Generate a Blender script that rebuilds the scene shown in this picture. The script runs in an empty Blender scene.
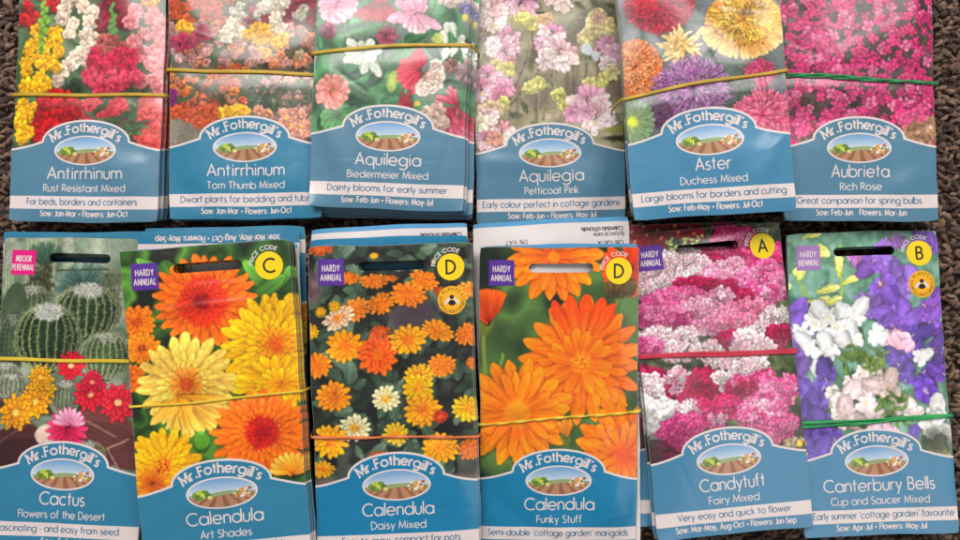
import bpy, math, random
import numpy as np
from mathutils import Matrix, Vector, Euler
random.seed(7); rng = np.random.default_rng(7)
C = bpy.context.scene.collection
W = .084; H = 1.952; D = .42; FPX = 739.; TILT = .0251
PI = math.pi

# ------------------------------------------------------------------ camera model (photo pixels <-> world)
CT, ST = math.cos(TILT), math.sin(TILT)
def ray(px, py):
    x, y = (px-480)/FPX, (270-py)/FPX
    return np.array([x, y*CT+ST, y*ST-CT])       # camera axes: right, up=(0,c,s), forward=(0,s,-c)
def at_z(px, py, z):
    r = ray(px, py); k = (z-D)/r[2]
    return np.array([r[0]*k, r[1]*k, z])
def rot(rz, rx, ry):
    c, s = math.cos, math.sin
    Z = np.array([[c(rz), -s(rz), 0], [s(rz), c(rz), 0], [0, 0, 1]])
    X = np.array([[1, 0, 0], [0, c(rx), -s(rx)], [0, s(rx), c(rx)]])
    Y = np.array([[c(ry), 0, s(ry)], [0, 1, 0], [-s(ry), 0, c(ry)]])
    return Z@X@Y
def project(p):
    q = np.asarray(p)-np.array([0, 0, D]); y = q[1]*CT+q[2]*ST; z = -q[1]*ST+q[2]*CT
    return 480+FPX*q[0]/-z, 270-FPX*y/-z
class Pose:
    def __init__(s, x, y, z, rz, rx, ry):
        s.c = np.array([x, y, z]); s.ang = (rz, rx, ry); s.R = rot(rz, rx, ry)
    def uv(s, px, py):
        r = ray(px, py); n = s.R[:, 2]; o = np.array([0, 0, D])
        k = ((s.c-o)@n)/(r@n); l = s.R.T@(o+r*k-s.c)
        return l[0]/W+.5, l[1]/W+H/2
    def world(s, u, v, h=0.):
        return s.c + s.R@np.array([(u-.5)*W, (v-H/2)*W, h])
    def matrix(s):
        m = Matrix([list(s.R[i])+[s.c[i]] for i in range(3)]+[[0, 0, 0, 1]])
        return m
POSES = {
'RRM': (-0.21756, 0.11865, 0.0108, -0.01362, -0.02737, -0.0406),
'TT': (-0.12979, 0.12026, 0.01422, 0.01467, -0.00032, -0.00657),
'ABM': (-0.04856, 0.12501, 0.0195, -0.03079, 0.00444, -0.01566),
'PP': (0.03832, 0.11866, 0.0045, 0.02406, 0.00118, 0.00902),
'AST': (0.11694, 0.11979, 0.03454, 0.06514, -0.02079, -0.03953),
'AUB': (0.20455, 0.11839, 0.02092, 0.00721, -0.00652, 0.00517),
'CAC': (-0.21676, -0.05486, 0.02714, -0.02909, -0.04167, -0.06257),
'ART': (-0.13248, -0.05986, 0.04591, 0.06741, 0.04233, 0.03988),
'DAI': (-0.04447, -0.059, 0.03472, 0.02885, 0.04056, 0.05246),
'FUN': (0.04183, -0.05979, 0.02475, 0.00102, 0.08206, -0.00663),
'CAN': (0.12879, -0.04873, 0.0205, 0.09311, -0.0329, 0.01306),
'CBE': (0.21271, -0.05058, 0.01564, 0.03212, -0.04509, 0.01283)}
POSES = {k: Pose(*v) for k, v in POSES.items()}

def lin(c):
    c = np.asarray(c, dtype=np.float64)
    return np.where(c <= .04045, c/12.92, ((np.maximum(c, .04045)+.055)/1.055)**2.4)
def L(r, g, b): return tuple(lin(np.array([r, g, b])/255.))+(1.,)

# ------------------------------------------------------------------ materials
def new_mat(name):
    m = bpy.data.materials.new(name); m.use_nodes = True
    nt = m.node_tree; b = nt.nodes['Principled BSDF']
    return m, nt, b
GLOSS = .33
def print_mat(name, col=None, rough=GLOSS, bump=.17, coat=.25):
    """printed laminated paper: ink from a vertex colour or one flat ink, with faint mottling and crinkle"""
    m, nt, b = new_mat(name)
    tc = nt.nodes.new('ShaderNodeTexCoord')
    n = nt.nodes.new('ShaderNodeTexNoise'); n.inputs['Scale'].default_value = 55; n.inputs['Detail'].default_value = 4
    nt.links.new(tc.outputs['Object'], n.inputs['Vector'])
    mp = nt.nodes.new('ShaderNodeMapRange'); mp.inputs['To Min'].default_value = .90; mp.inputs['To Max'].default_value = 1.08
    nt.links.new(n.outputs['Fac'], mp.inputs['Value'])
    mul = nt.nodes.new('ShaderNodeVectorMath'); mul.operation = 'SCALE'
    if col is None:
        a = nt.nodes.new('ShaderNodeVertexColor'); a.layer_name = 'Ink'; nt.links.new(a.outputs['Color'], mul.inputs[0])
    else:
        a = nt.nodes.new('ShaderNodeRGB'); a.outputs[0].default_value = col; nt.links.new(a.outputs[0], mul.inputs[0])
    nt.links.new(mp.outputs[0], mul.inputs['Scale'])
    nt.links.new(mul.outputs[0], b.inputs['Base Color'])
    n2 = nt.nodes.new('ShaderNodeTexNoise'); n2.inputs['Scale'].default_value = 130; n2.inputs['Detail'].default_value = 3
    nt.links.new(tc.outputs['Object'], n2.inputs['Vector'])
    bp = nt.nodes.new('ShaderNodeBump'); bp.inputs['Strength'].default_value = bump; bp.inputs['Distance'].default_value = .0015
    nt.links.new(n2.outputs['Fac'], bp.inputs['Height']); nt.links.new(bp.outputs[0], b.inputs['Normal'])
    r = nt.nodes.new('ShaderNodeMapRange'); r.inputs['To Min'].default_value = rough-.07; r.inputs['To Max'].default_value = rough+.1
    nt.links.new(n.outputs['Fac'], r.inputs['Value']); nt.links.new(r.outputs[0], b.inputs['Roughness'])
    b.inputs['Coat Weight'].default_value = coat*2; b.inputs['Coat Roughness'].default_value = .16
    return m
M = {}
M['ink'] = print_mat('printed_ink')
M['blue'] = print_mat('blue_label_ink', L(44, 126, 160))
M['glare_blue'] = print_mat('glare_blue_label_ink', L(82, 129, 154))  # label blue greyed and lightened: top-row glare is put into the colour
M['part_glare_blue'] = print_mat('part_glare_blue_label_ink', L(66, 132, 168))  # label blue lightened less, with some of the glare painted into it
M['white'] = print_mat('white_label_ink', L(230, 214, 210))
M['strong_blue'] = print_mat('strong_blue_label_ink', L(6, 124, 168))
M['teal_text'] = print_mat('blue_text_ink', L(60, 118, 150))
M['back'] = print_mat('white_back_paper', L(228, 217, 214), rough=.45, coat=.1)
M['yellow'] = print_mat('yellow_disc_ink', L(250, 214, 8))
M['amber'] = print_mat('amber_badge_ink', L(248, 178, 22))
M['pale_blue'] = print_mat('pale_blue_ink', L(84, 156, 204))
M['black'] = print_mat('black_ink', L(28, 26, 24))
M['grey_text'] = print_mat('grey_text_ink', L(70, 74, 84))
M['purple'] = print_mat('purple_ink', L(88, 42, 148))
M['lilac'] = print_mat('lilac_ink', L(164, 120, 184))
M['magenta'] = print_mat('magenta_ink', L(226, 8, 124))

# ------------------------------------------------------------------ mesh helper
def mesh_obj(name, verts, faces, mat, parent=None, colors=None, smooth=True):
    me = bpy.data.meshes.new(name)
    verts = np.asarray(verts, dtype=np.float32)
    if isinstance(faces, np.ndarray) and faces.ndim == 2:
        k = faces.shape[1]; n = len(faces)
        me.vertices.add(len(verts)); me.vertices.foreach_set('co', verts.ravel())
        me.loops.add(n*k); me.loops.foreach_set('vertex_index', faces.ravel().astype(np.int32))
        me.polygons.add(n); me.polygons.foreach_set('loop_start', np.arange(0, n*k, k, dtype=np.int32))
        me.update(calc_edges=True)
    else:
        me.from_pydata([tuple(map(float, v)) for v in verts], [], [tuple(map(int, f)) for f in faces]); me.update()
    me.polygons.foreach_set('use_smooth', np.full(len(me.polygons), smooth))
    if colors is not None:
        at = me.color_attributes.new('Ink', 'FLOAT_COLOR', 'POINT')
        c = np.ones((len(verts), 4), dtype=np.float32); c[:, :3] = colors
        at.data.foreach_set('color', c.ravel())
    me.materials.append(mat)
    o = bpy.data.objects.new(name, me); C.objects.link(o)
    if parent: o.parent = parent
    return o
def tag(o, label=None, cat=None, group=None, kind=None):
    if label: o['label'] = label
    if cat: o['category'] = cat
    if group: o['group'] = group
    if kind: o['kind'] = kind
    return o

# ------------------------------------------------------------------ single-line alphabet drawn as ribbons
def arc(cx, cy, rx, ry, a0, a1):
    n = max(4, int(abs(a1-a0)/18))
    return [(cx+rx*math.cos(math.radians(a0+(a1-a0)*i/n)), cy+ry*math.sin(math.radians(a0+(a1-a0)*i/n))) for i in range(n+1)]
X = .68; R_ = X/2
def bowl(): return arc(R_, R_, R_, R_, 0, 360)
G = {
'a': (X, [bowl(), [(X, X), (X, 0)]]), 'b': (X, [bowl(), [(0, 1.06), (0, 0)]]), 'c': (.58, [arc(R_, R_, R_, R_, 50, 310)]),
'd': (X, [bowl(), [(X, 1.06), (X, 0)]]), 'e': (X, [arc(R_, R_, R_, R_, 0, 318), [(.04, R_), (X, R_)]]),
'f': (.32, [[(.1, 0), (.1, .86)]+arc(.27, .86, .17, .17, 180, 80), [(-.04, X), (.28, X)]]),
'g': (X, [bowl(), [(X, X), (X, -.06)]+arc(R_, -.06, R_, .28, 0, -150)]),
'h': (.5, [[(0, 1.06), (0, 0)], arc(.25, .42, .25, .25, 180, 0)+[(.5, 0)]]),
'i': (0, [[(0, 0), (0, X)], [(0, .86), (0, .97)]]), 'j': (0, [[(0, X), (0, -.3)], [(0, .86), (0, .97)]]),
'k': (.44, [[(0, 1.06), (0, 0)], [(.38, X), (.03, .33), (.44, 0)]]), 'l': (0, [[(0, 1.06), (0, 0)]]),
'm': (.84, [[(0, X), (0, 0)], arc(.21, .44, .21, .23, 180, 0)+[(.42, 0)], arc(.63, .44, .21, .23, 180, 0)+[(.84, 0)]]),
'n': (.48, [[(0, X), (0, 0)], arc(.24, .43, .24, .24, 180, 0)+[(.48, 0)]]), 'o': (X, [bowl()]),
'p': (X, [bowl(), [(0, X), (0, -.36)]]), 'q': (X, [bowl(), [(X, X), (X, -.36)]]),
'r': (.28, [[(0, X), (0, 0)], arc(.22, .42, .22, .24, 180, 65)]),
's': (.38, [arc(.2, .5, .17, .17, 40, 250)+arc(.19, .18, .19, .18, 75, -150)]),
't': (.3, [[(.13, .98), (.13, 0)], [(-.03, X), (.3, X)]]), 'u': (.48, [[(0, X)]+arc(.24, .25, .24, .25, 180, 360)+[(.48, X)]]),
'v': (.5, [[(0, X), (.25, 0), (.5, X)]]), 'w': (.78, [[(0, X), (.2, 0), (.39, X*.95), (.58, 0), (.78, X)]]),
'x': (.46, [[(0, X), (.46, 0)], [(.46, X), (0, 0)]]), 'y': (.5, [[(0, X), (.26, .02)], [(.5, X), (.12, -.34)]]),
'z': (.42, [[(0, X), (.42, X), (0, 0), (.42, 0)]]),
'A': (.72, [[(0, 0), (.36, 1), (.72, 0)], [(.12, .33), (.6, .33)]]),
'B': (.48, [[(0, 0), (0, 1)], [(0, 1)]+arc(.22, .76, .22, .24, 90, -90)+[(0, .52)], [(.02, .53)]+arc(.24, .265, .25, .265, 90, -90)+[(0, 0)]]),
'C': (.8, [arc(.5, .5, .5, .5, 48, 312)]), 'D': (.66, [[(0, 0), (0, 1)]+arc(.16, .5, .5, .5, 90, -90)+[(0, 0)]]),
'E': (.44, [[(.44, 1), (0, 1), (0, 0), (.44, 0)], [(0, .54), (.42, .54)]]), 'F': (.42, [[(.42, 1), (0, 1), (0, 0)], [(0, .54), (.4, .54)]]),
'G': (.95, [arc(.5, .5, .5, .5, 48, 360)+[(.6, .5)]]), 'H': (.6, [[(0, 0), (0, 1)], [(.6, 0), (.6, 1)], [(0, .54), (.6, .54)]]),
'I': (0, [[(0, 0), (0, 1)]]), 'J': (.3, [[(.3, 1), (.3, .22)]+arc(.14, .2, .16, .2, 0, -140)]),
'K': (.52, [[(0, 0), (0, 1)], [(.5, 1), (.04, .52), (.52, 0)]]), 'L': (.4, [[(0, 1), (0, 0), (.4, 0)]]),
'M': (.86, [[(0, 0), (.1, 1), (.43, .12), (.76, 1), (.86, 0)]]), 'N': (.64, [[(0, 0), (0, 1), (.64, 0), (.64, 1)]]),
'O': (1., [arc(.5, .5, .5, .5, 0, 360)]), 'P': (.46, [[(0, 0), (0, 1)]+arc(.2, .74, .26, .26, 90, -90)+[(0, .48)]]),
'Q': (1., [arc(.5, .5, .5, .5, 0, 360), [(.55, .3), (.95, -.04)]]),
'R': (.5, [[(0, 0), (0, 1)]+arc(.2, .74, .26, .26, 90, -90)+[(0, .48)], [(.2, .46), (.5, 0)]]),
'S': (.5, [arc(.26, .75, .22, .24, 40, 265)+arc(.25, .25, .25, .26, 80, -150)]),
'T': (.54, [[(0, 1), (.54, 1)], [(.27, .96), (.27, 0)]]), 'U': (.56, [[(0, 1)]+arc(.28, .28, .28, .28, 180, 360)+[(.56, 1)]]),
'V': (.66, [[(0, 1), (.33, 0), (.66, 1)]]), 'Y': (.6, [[(0, 1), (.3, .45), (.6, 1)], [(.3, .45), (.3, 0)]]),
'0': (.52, [arc(.26, .5, .26, .5, 0, 360)]), '%': (.8, [[(.7, 1), (.1, 0)], arc(.16, .76, .15, .22, 0, 360), arc(.64, .24, .15, .22, 0, 360)]),
'7': (.5, [[(0, 1), (.5, 1), (.15, 0)]]), '8': (.5, [arc(.25, .75, .2, .24, 0, 360), arc(.25, .25, .25, .26, 0, 360)]),
'.': (.2, [[(.1, -.03), (.1, .2)]]), ',': (.04, [[(.04, .12), (-.02, -.16)]]), ':': (0, [[(0, 0), (0, .14)], [(0, .5), (0, .64)]]),
'-': (.26, [[(0, .34), (.26, .34)]]), "'": (.05, [[(.06, 1.05), (.0, .8)]]), '`': (.05, [[(.0, 1.05), (.06, .8)]]),
'*': (.3, [arc(.15, .42, .1, .1, 0, 360)]), ' ': (.22, []),
}
def serifs(ch, sw):
    s = .13
    t = {'M': [(0, 0), (.86, 0), (.06, 1), (.8, 1)], 'r': [(0, 0)], 'F': [(0, 0)], 't': [], 'h': [(0, 0), (.5, 0)],
         'i': [(0, 0)], 'l': [(0, 0)], 'g': []}.get(ch, [])
    return [[(x-s, y+.03 if y < .5 else y-.03), (x+s, y+.03 if y < .5 else y-.03)] for x, y in t]
def ribbon(p, w):
    p = [np.array(q, float) for q in p]
    closed = len(p) > 3 and np.linalg.norm(p[0]-p[-1]) < 1e-6
    if closed: p = p[:-1]
    n = len(p); out = []
    for i in range(n):
        a = p[i-1] if (i > 0 or closed) else None; b = p[(i+1) % n] if (i < n-1 or closed) else None
        d1 = (p[i]-a)/max(1e-9, np.linalg.norm(p[i]-a)) if a is not None else None
        d2 = (b-p[i])/max(1e-9, np.linalg.norm(b-p[i])) if b is not None else None
        if d1 is None: d1 = d2
        if d2 is None: d2 = d1
        n1 = np.array([-d1[1], d1[0]]); n2 = np.array([-d2[1], d2[0]]); m = n1+n2
        q = np.linalg.norm(m); m = n1 if q < 1e-6 else m/q
        k = min(1/max(.25, m@n1), 2.2)
        out.append((p[i]+m*w/2*k, p[i]-m*w/2*k))
    f = [(i, (i+1) % n) for i in range(n if closed else n-1)]
    return out, f
def text_mesh(txt, cap, width=None, stroke=.105, gap=.16, xs=1., serif=False):
    """2-D lettering: returns list of strokes in units of W, centred on x=0 with the baseline on 0"""
    x = 0.; items = []
    for ch in txt:
        adv, st = G[ch]; st = list(st)
        if serif: st += serifs(ch, stroke)
        sp = .10 if ch in ".:,'i" else 0.
        items.append((x+sp/2, st)); x += adv+gap+sp
    total = x-gap
    sx = cap*xs if width is None else width/total
    out = []
    for x0, st in items:
        for s in st:
            out.append([((px+x0-total/2)*sx, py*cap) for px, py in s])
    return out, stroke*cap
def strokes_obj(name, strokes, sw, fmap, hf, lift, mat, parent):
    V = []; F = []
    for k, s in enumerate(strokes):
        d = [s[0]]
        for q in s[1:]:
            m = int(math.hypot(q[0]-d[-1][0], q[1]-d[-1][1])/.018)+1; a = d[-1]
            d += [(a[0]+(q[0]-a[0])*i/m, a[1]+(q[1]-a[1])*i/m) for i in range(1, m+1)]
        s = [fmap(*q) for q in d]
        rb, fs = ribbon(s, sw); b = len(V)
        for a, c in rb:
            for q in (a, c):
                bx, by = bend(q[0], q[1]); V.append((bx, by, hf(q[0], q[1])+lift+(k % 12)*1.5e-6))
        for i, j in fs: F.append((b+2*i, b+2*i+1, b+2*j+1, b+2*j))
    return mesh_obj(name, V, F, mat, parent, smooth=False)

# ------------------------------------------------------------------ shapes laid on the packet front
CREASE = {'ART': [(.45, H-.36, .05, .42, .00042, .022), (.5, H-.21, .02, .3, -.0002, .02)], 'FUN': [(.45, H-.40, .03, .3, .00022, .022)], 'CAC': [(.62, H-.16, PI/2, .12, .0003, .018)], 'AST': [(.86, .9, PI/2, .3, .0003, .02), (.9, .42, .5, .14, .0002, .025)], 'ABM': [(.5, .33, 0, .45, -.0001, .016)], 'RRM': [(.85, .4, .3, .25, .0003, .05)]}
def hf_key(key): return hf_for(sum(map(ord, key))*7, rb_line(key), creases=CREASE.get(key, []))
def hf_for(seed, band=None, bulge=.0013, creases=()):
    r = np.random.default_rng(seed)
    ws = [(r.uniform(.0, 1.), r.uniform(.05, 1.9), r.uniform(.06, .22), r.uniform(.12, .5), r.uniform(0, PI), r.uniform(-1, 1)*.0012) for _ in range(22)]
    cr = [(r.uniform(.1, .9), r.uniform(.1, 1.85), r.uniform(-.6, .6)+(PI/2 if r.random() < .3 else 0), r.uniform(.15, .5), r.uniform(-1, 1)*.00013, r.uniform(.015, .024)) for _ in range(12)]+list(creases)
    curl = [abs(r.normal(0, .0009)) for _ in range(4)]
    def hf(u, v):
        u = np.asarray(u, float); v = np.asarray(v, float)
        e = np.clip(1-np.abs(2*u-1)**4, 0, 1)*np.clip(1-np.abs(2*v/H-1)**6, 0, 1)
        z = bulge*e
        w = 0
        for a, b, s1, s2, t, m in ws:
            x = (u-a)*math.cos(t)+(v-b)*math.sin(t); y = -(u-a)*math.sin(t)+(v-b)*math.cos(t)
            w = w+m*np.exp(-(x/s1)**2-(y/s2)**2)
        for a, b, t, ln, m, sg in cr:
            x = (u-a)*math.cos(t)+(v-b)*math.sin(t); y = -(u-a)*math.sin(t)+(v-b)*math.cos(t)+.06*x*x
            w = w+m*np.exp(-(y/sg)**2)*np.clip(1.3-(x/ln)**2*1.3, 0, 1)
        z = z+w*np.clip(e*1.5, .15, 1)
        if band:
            (u0, v0), (u1, v1) = band
            vb = v0+(v1-v0)*(u-u0)/(u1-u0)
            z = z-.0011*np.exp(-((v-vb)/.055)**2)*(.3+.7*np.clip(1-np.abs(2*u-1)**3, 0, 1))
        for k, (su, sv) in enumerate(((0, 0), (1, 0), (0, 1), (1, 1))):
            d = np.hypot((u-su), (v-sv*H)); z = z+curl[k]*np.clip(1-d/.22, 0, 1)**2
        return z+.0006
    return hf
SLOT = (.51, H-.130, .172, .029)
def slot_sd(u, v):
    cx, cy, hl, r = SLOT
    dx = u-np.clip(u, cx-hl, cx+hl); dy = v-cy
    return np.hypot(dx, dy)-r, dx, dy
def grid_uv(us, vs, slot=False):
    U, Vv = np.meshgrid(us, vs)
    nx, ny = len(us), len(vs)
    idx = np.arange(nx*ny).reshape(ny, nx)
    F = np.stack([idx[:-1, :-1], idx[:-1, 1:], idx[1:, 1:], idx[1:, :-1]], -1).reshape(-1, 4)
    U = U.ravel().copy(); Vv = Vv.ravel().copy()
    if slot:
        sd, dx, dy = slot_sd(U, Vv); cell = (us[1]-us[0])
        k = np.hypot(dx, dy)+1e-9; m = np.abs(sd) < cell*.55
        U[m] -= (sd*dx/k)[m]; Vv[m] -= (sd*dy/k)[m]
        cu = U[F].mean(1); cv = Vv[F].mean(1); F = F[slot_sd(cu, cv)[0] > 0]
    return U, Vv, F
WARP = [0.]
def bend(u, v):
    """paper is never cut or kept quite straight: the outline wanders a few tenths of a millimetre"""
    p = WARP[0]; du = np.abs(2*u-1)**3; dv = np.abs(2*v/H-1)**5
    x = (u-.5)*W+du*(.00034*np.sin(v*4.1+p)+.00016*np.sin(v*11+2*p)+.00008*np.sin(v*31+p*3))
    y = (v-H/2)*W+dv*(.00038*np.sin(u*5+p*1.7)+.00014*np.sin(u*13+p))
    k = np.clip((du+dv-1.2)/.8, 0, 1); x = x-np.sign(u-.5)*k**4*.0006; y = y-np.sign(v-H/2)*k**4*.0006
    return x, y
def to_local(U, Vv, Z):
    x, y = bend(U, Vv); return np.stack([x, y, Z], 1)
def rect_obj(name, u0, u1, v0, v1, hf, lift, mat, parent, n=24):
    U, Vv, F = grid_uv(np.linspace(u0, u1, n*2), np.linspace(v0, v1, n))
    return mesh_obj(name, to_local(U, Vv, hf(U, Vv)+lift), F, mat, parent)
def disc_obj(name, cu, cv, ru, rv, hf, lift, mat, parent, inner=0., colfn=None, rings=8, seg=72, ang=0):
    V = []; F = []
    rr = np.linspace(inner, 1, rings+1); th = np.linspace(0, 2*PI, seg, endpoint=False)
    a, t = np.meshgrid(rr, th, indexing='ij')
    x = (a*np.cos(t)*ru).ravel(); y = (a*np.sin(t)*rv).ravel()
    U = cu+x*math.cos(ang)-y*math.sin(ang); Vv = cv+x*math.sin(ang)+y*math.cos(ang)
    i, j = np.meshgrid(np.arange(rings), np.arange(seg), indexing='ij'); i = i.ravel(); j = j.ravel(); j2 = (j+1) % seg
    F = np.stack([i*seg+j, (i+1)*seg+j, (i+1)*seg+j2, i*seg+j2], 1)
    col = colfn(x/ru, y/rv) if colfn else None
    return mesh_obj(name, to_local(U, Vv, hf(U, Vv)+lift), F, mat, parent, colors=col)
VW, VN, VE = .481, .672, .472
def arch(u):
    d = abs(u-.5)
    if d <= .292: return .535+(VN-.535)*math.sqrt(max(0, 1-(d/.292)**2))
    t = (d-.292)/.208
    return VW+.052*max(0., 1-t)**1.35
def pouch_mesh(hf, back=False):
    us = np.linspace(0, 1, 61); vs = np.linspace(0, H, 121)
    U, Vv, F = grid_uv(us, vs, slot=True)
    zt = hf(U, Vv)-.00022; zb = np.full_like(zt, -.0004)
    n = len(U); V = np.concatenate([to_local(U, Vv, zt), to_local(U, Vv, zb)])
    e = {}
    for f in F:
        for a, b in ((f[0], f[1]), (f[1], f[2]), (f[2], f[3]), (f[3], f[0])):
            e[(a, b)] = 1
    S = [(b, a, a+n, b+n) for (a, b) in e if (b, a) not in e]
    faces = np.concatenate([F, F[:, ::-1]+n, np.array(S)])
    dark = lin(np.array([50, 62, 40])/255.); blue = lin(np.array([58, 130, 165])/255.); wh = lin(np.array([225, 220, 218])/255.)
    col = np.where((Vv < VW)[:, None], blue, dark)
    col = np.where(((Vv > .083) & (Vv < .168))[:, None], wh, col)
    rim = (np.abs(2*U-1) > .999) | (np.abs(2*Vv/H-1) > .999); topc = np.where(rim[:, None], lin(np.array([150, 156, 152])/255.), col)
    if back: col = np.where((Vv < .03)[:, None], blue, wh)
    return V, faces, np.concatenate([col*.2+topc*.8 if not back else col, col])
# ------------------------------------------------------------------ printed pictures: painted in numpy, kept as vertex ink
NX = 280; V0 = .45
def c3(c): return np.array(c, dtype=np.float32)/255.
TUNE = dict(RRM=(1.5, 8, 1.06, .8, 1.04), TT=(1.4, 7, 1.06, .9, 1.03), ABM=(.9, 10, .96, .6, 1.02), PP=(1.2, 10, .85, .5, 1.06), AST=(.8, 6, 1.0, .6, 1.05), AUB=(.8, 7, .98, .7, 1.06), CAN=(.9, 7, 1.04, .6, 1.13), CBE=(1.1, 10, .96, .5, 1.1), CAC=(.5, 8, 1.1, .7, 1.0), ART=(1.0, 14, 1.1, .35, 1.03), DAI=(.8, 10, 1.1, .4, 1.05), FUN=(.9, 18, 1.12, .25, 1.02))
DEEP = dict(RRM=1.9, TT=1.7, ABM=1.5, PP=1.3, AUB=1.5, DAI=1.6, FUN=1.7, ART=1.5, CBE=1.2, CAN=1.0, AST=1.2, CAC=1.3)
class Pic:
    def __init__(s, key, base):
        s.pose = POSES[key]; s.ny = int((H-V0)*(NX-1))+1; s.a = np.empty((s.ny, NX, 3), np.float32); s.a[:] = c3(base)
        a = s.pose.world(0, .8); b = s.pose.world(1, .8); s.wpx = FPX*W/(D-s.pose.c[2]); s.rng = random.Random(hash(key) % 1000 if False else sum(map(ord, key)))
        s.key = key; s.ox = s.oy = 0; s.sc = 1.; s.k = NX/s.wpx
    def z(s, ox, oy, sc): s.ox, s.oy, s.sc = ox, oy, sc
    def P(s, x, y):
        u, v = s.pose.uv(s.ox+x/s.sc, s.oy+y/s.sc); return u*(NX-1), (v-V0)*(NX-1)
    def Ln(s, l): return l/s.sc*s.k
    def fog(s, cols, scale, seed, mix=1.):
        """soft out-of-focus ground made of smooth noise between colours"""
        r = np.random.default_rng(seed); t = 0; amp = 0
        for o in range(3):
            n = max(3, int(NX/scale*2**o)); g = r.random((int(n*s.ny/NX)+3, n+3)).astype(np.float32)
            yy = np.linspace(0, g.shape[0]-2.001, s.ny); xx = np.linspace(0, g.shape[1]-2.001, NX)
            yi = yy.astype(int); xi = xx.astype(int); fy = (yy-yi)[:, None]; fx = (xx-xi)[None]
            fy = fy*fy*(3-2*fy); fx = fx*fx*(3-2*fx)
            v = (g[yi][:, xi]*(1-fy)*(1-fx)+g[yi+1][:, xi]*fy*(1-fx)+g[yi][:, xi+1]*(1-fy)*fx+g[yi+1][:, xi+1]*fy*fx)
            t = t+v*.55**o; amp += .55**o
        t = np.clip((t/amp-.5)*1.9+.5, 0, .999)*(len(cols)-1); i = t.astype(int); f = (t-i)[..., None]
        cc = np.array([c3(c) for c in cols]); q = cc[i]*(1-f)+cc[np.minimum(i+1, len(cols)-1)]*f
        s.a = s.a*(1-mix)+q*mix
    def win(s, cx, cy, R):
        x0 = max(0, int(cx-R)); x1 = min(NX, int(cx+R)+2); y0 = max(0, int(cy-R)); y1 = min(s.ny, int(cy+R)+2)
        if x0 >= x1 or y0 >= y1: return None
        yy, xx = np.mgrid[y0:y1, x0:x1]
        return (slice(y0, y1), slice(x0, x1)), (xx-cx).astype(np.float32), (yy-cy).astype(np.float32)
    def ell(s, x, y, rx, ry=None, a=0, c=(255, 255, 255), c2=None, al=1., soft=1., raw=False):
        ry = rx if ry is None else ry
        if not raw: x, y = s.P(x, y); rx = s.Ln(rx); ry = s.Ln(ry)
        w = s.win(x, y, max(rx, ry)*1.05+soft*2+1)
        if w is None: return
        sl, dx, dy = w; ca, sa = math.cos(math.radians(a)), math.sin(math.radians(a))
        p = (dx*ca+dy*sa)/rx; q = (-dx*sa+dy*ca)/ry; r = np.sqrt(p*p+q*q)
        m = np.clip((1-r)*min(rx, ry)/soft+.5, 0, 1)[..., None]*al
        col = c3(c) if c2 is None else c3(c)+(c3(c2)-c3(c))*np.clip(r, 0, 1)[..., None]
        s.a[sl] = s.a[sl]*(1-m)+col*m
    def petal(s, x, y, a, l, w, c0, c1, sh=.16, vein=.07, pw=1.6, raw=False, al=1., dark=.24, notch=0.):
        """one petal from its root: veined, darker at the rim, dropping a soft dark edge on what is under it"""
        if not raw: x, y = s.P(x, y); l = s.Ln(l); w = s.Ln(w)
        a = math.radians(a); ca, sa = math.cos(a), math.sin(a)
        W_ = s.win(x+ca*l/2, y+sa*l/2, l/2+w/2+2)
        if W_ is None: return
        sl, dx, dy = W_; dx = dx+ca*l/2; dy = dy+sa*l/2
        t = (dx*ca+dy*sa)/l; q = (-dx*sa+dy*ca)/(w/2)
        tt = np.clip(t, 0, 1); prof = np.sin(PI*tt**float(pw)*.995+.003)**.5
        prof = np.where(t < .5, np.maximum(prof, .42), prof)
        if notch: prof = prof*(1-notch*(t > .85)*(1-np.abs(q)))
        inside = np.minimum((prof-np.abs(q))*w/2, np.minimum(t, 1-t)*l+.3)
        m0 = np.clip(inside/2.2+1., 0, 1)*min(.75, dark*DEEP.get(s.key, 1.))*al
        m = np.clip(inside+.5, 0, 1)*al
        ph = s.rng.random()*6
        shade = 1.03-sh*np.abs(q)**2+vein*np.sin(q*7+ph)-.06*(1-tt)
        col = (c3(c0)+(c3(c1)-c3(c0))*tt[..., None])*shade[..., None]*(.93+.14*s.rng.random())
        A = s.a[sl]*(1-m0[..., None]*(1-m[..., None])*.8)
        s.a[sl] = A*(1-m[..., None])+np.clip(col, 0, 1)*m[..., None]
    def daisy(s, x, y, r, n=18, rows=2, c0=(230, 90, 10), c1=(255, 150, 20), cc=(150, 70, 10), cr=.22, sq=1., tilt=0., wf=1.35, cdots=True, rand=.12, inner=.55, notch=.0):
        X_, Y_ = s.P(x, y); R = s.Ln(r); rd = s.rng; ti = math.radians(tilt)
        for k in range(rows):
            f = 1-(1-inner)*k/max(1, rows-1) if rows > 1 else 1.
            ph = rd.random()*6
            order = list(range(n)); rd.shuffle(order)
            for i in order:
                th = 2*PI*(i+rd.uniform(-.2, .2))/n+ph
                ex, ey = math.cos(th), math.sin(th)*sq
                vx = ex*math.cos(ti)-ey*math.sin(ti); vy = ex*math.sin(ti)+ey*math.cos(ti)
                ln = R*f*(1-rd.random()*rand)*math.hypot(vx, vy)
                wd = 2*PI*R*f/n*wf*.62*(sq+(1-sq)*abs(math.sin(th)))
                s.petal(X_, Y_, math.degrees(math.atan2(vy, vx)), ln, max(2.2, wd), c0, c1, raw=True, notch=notch)
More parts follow.
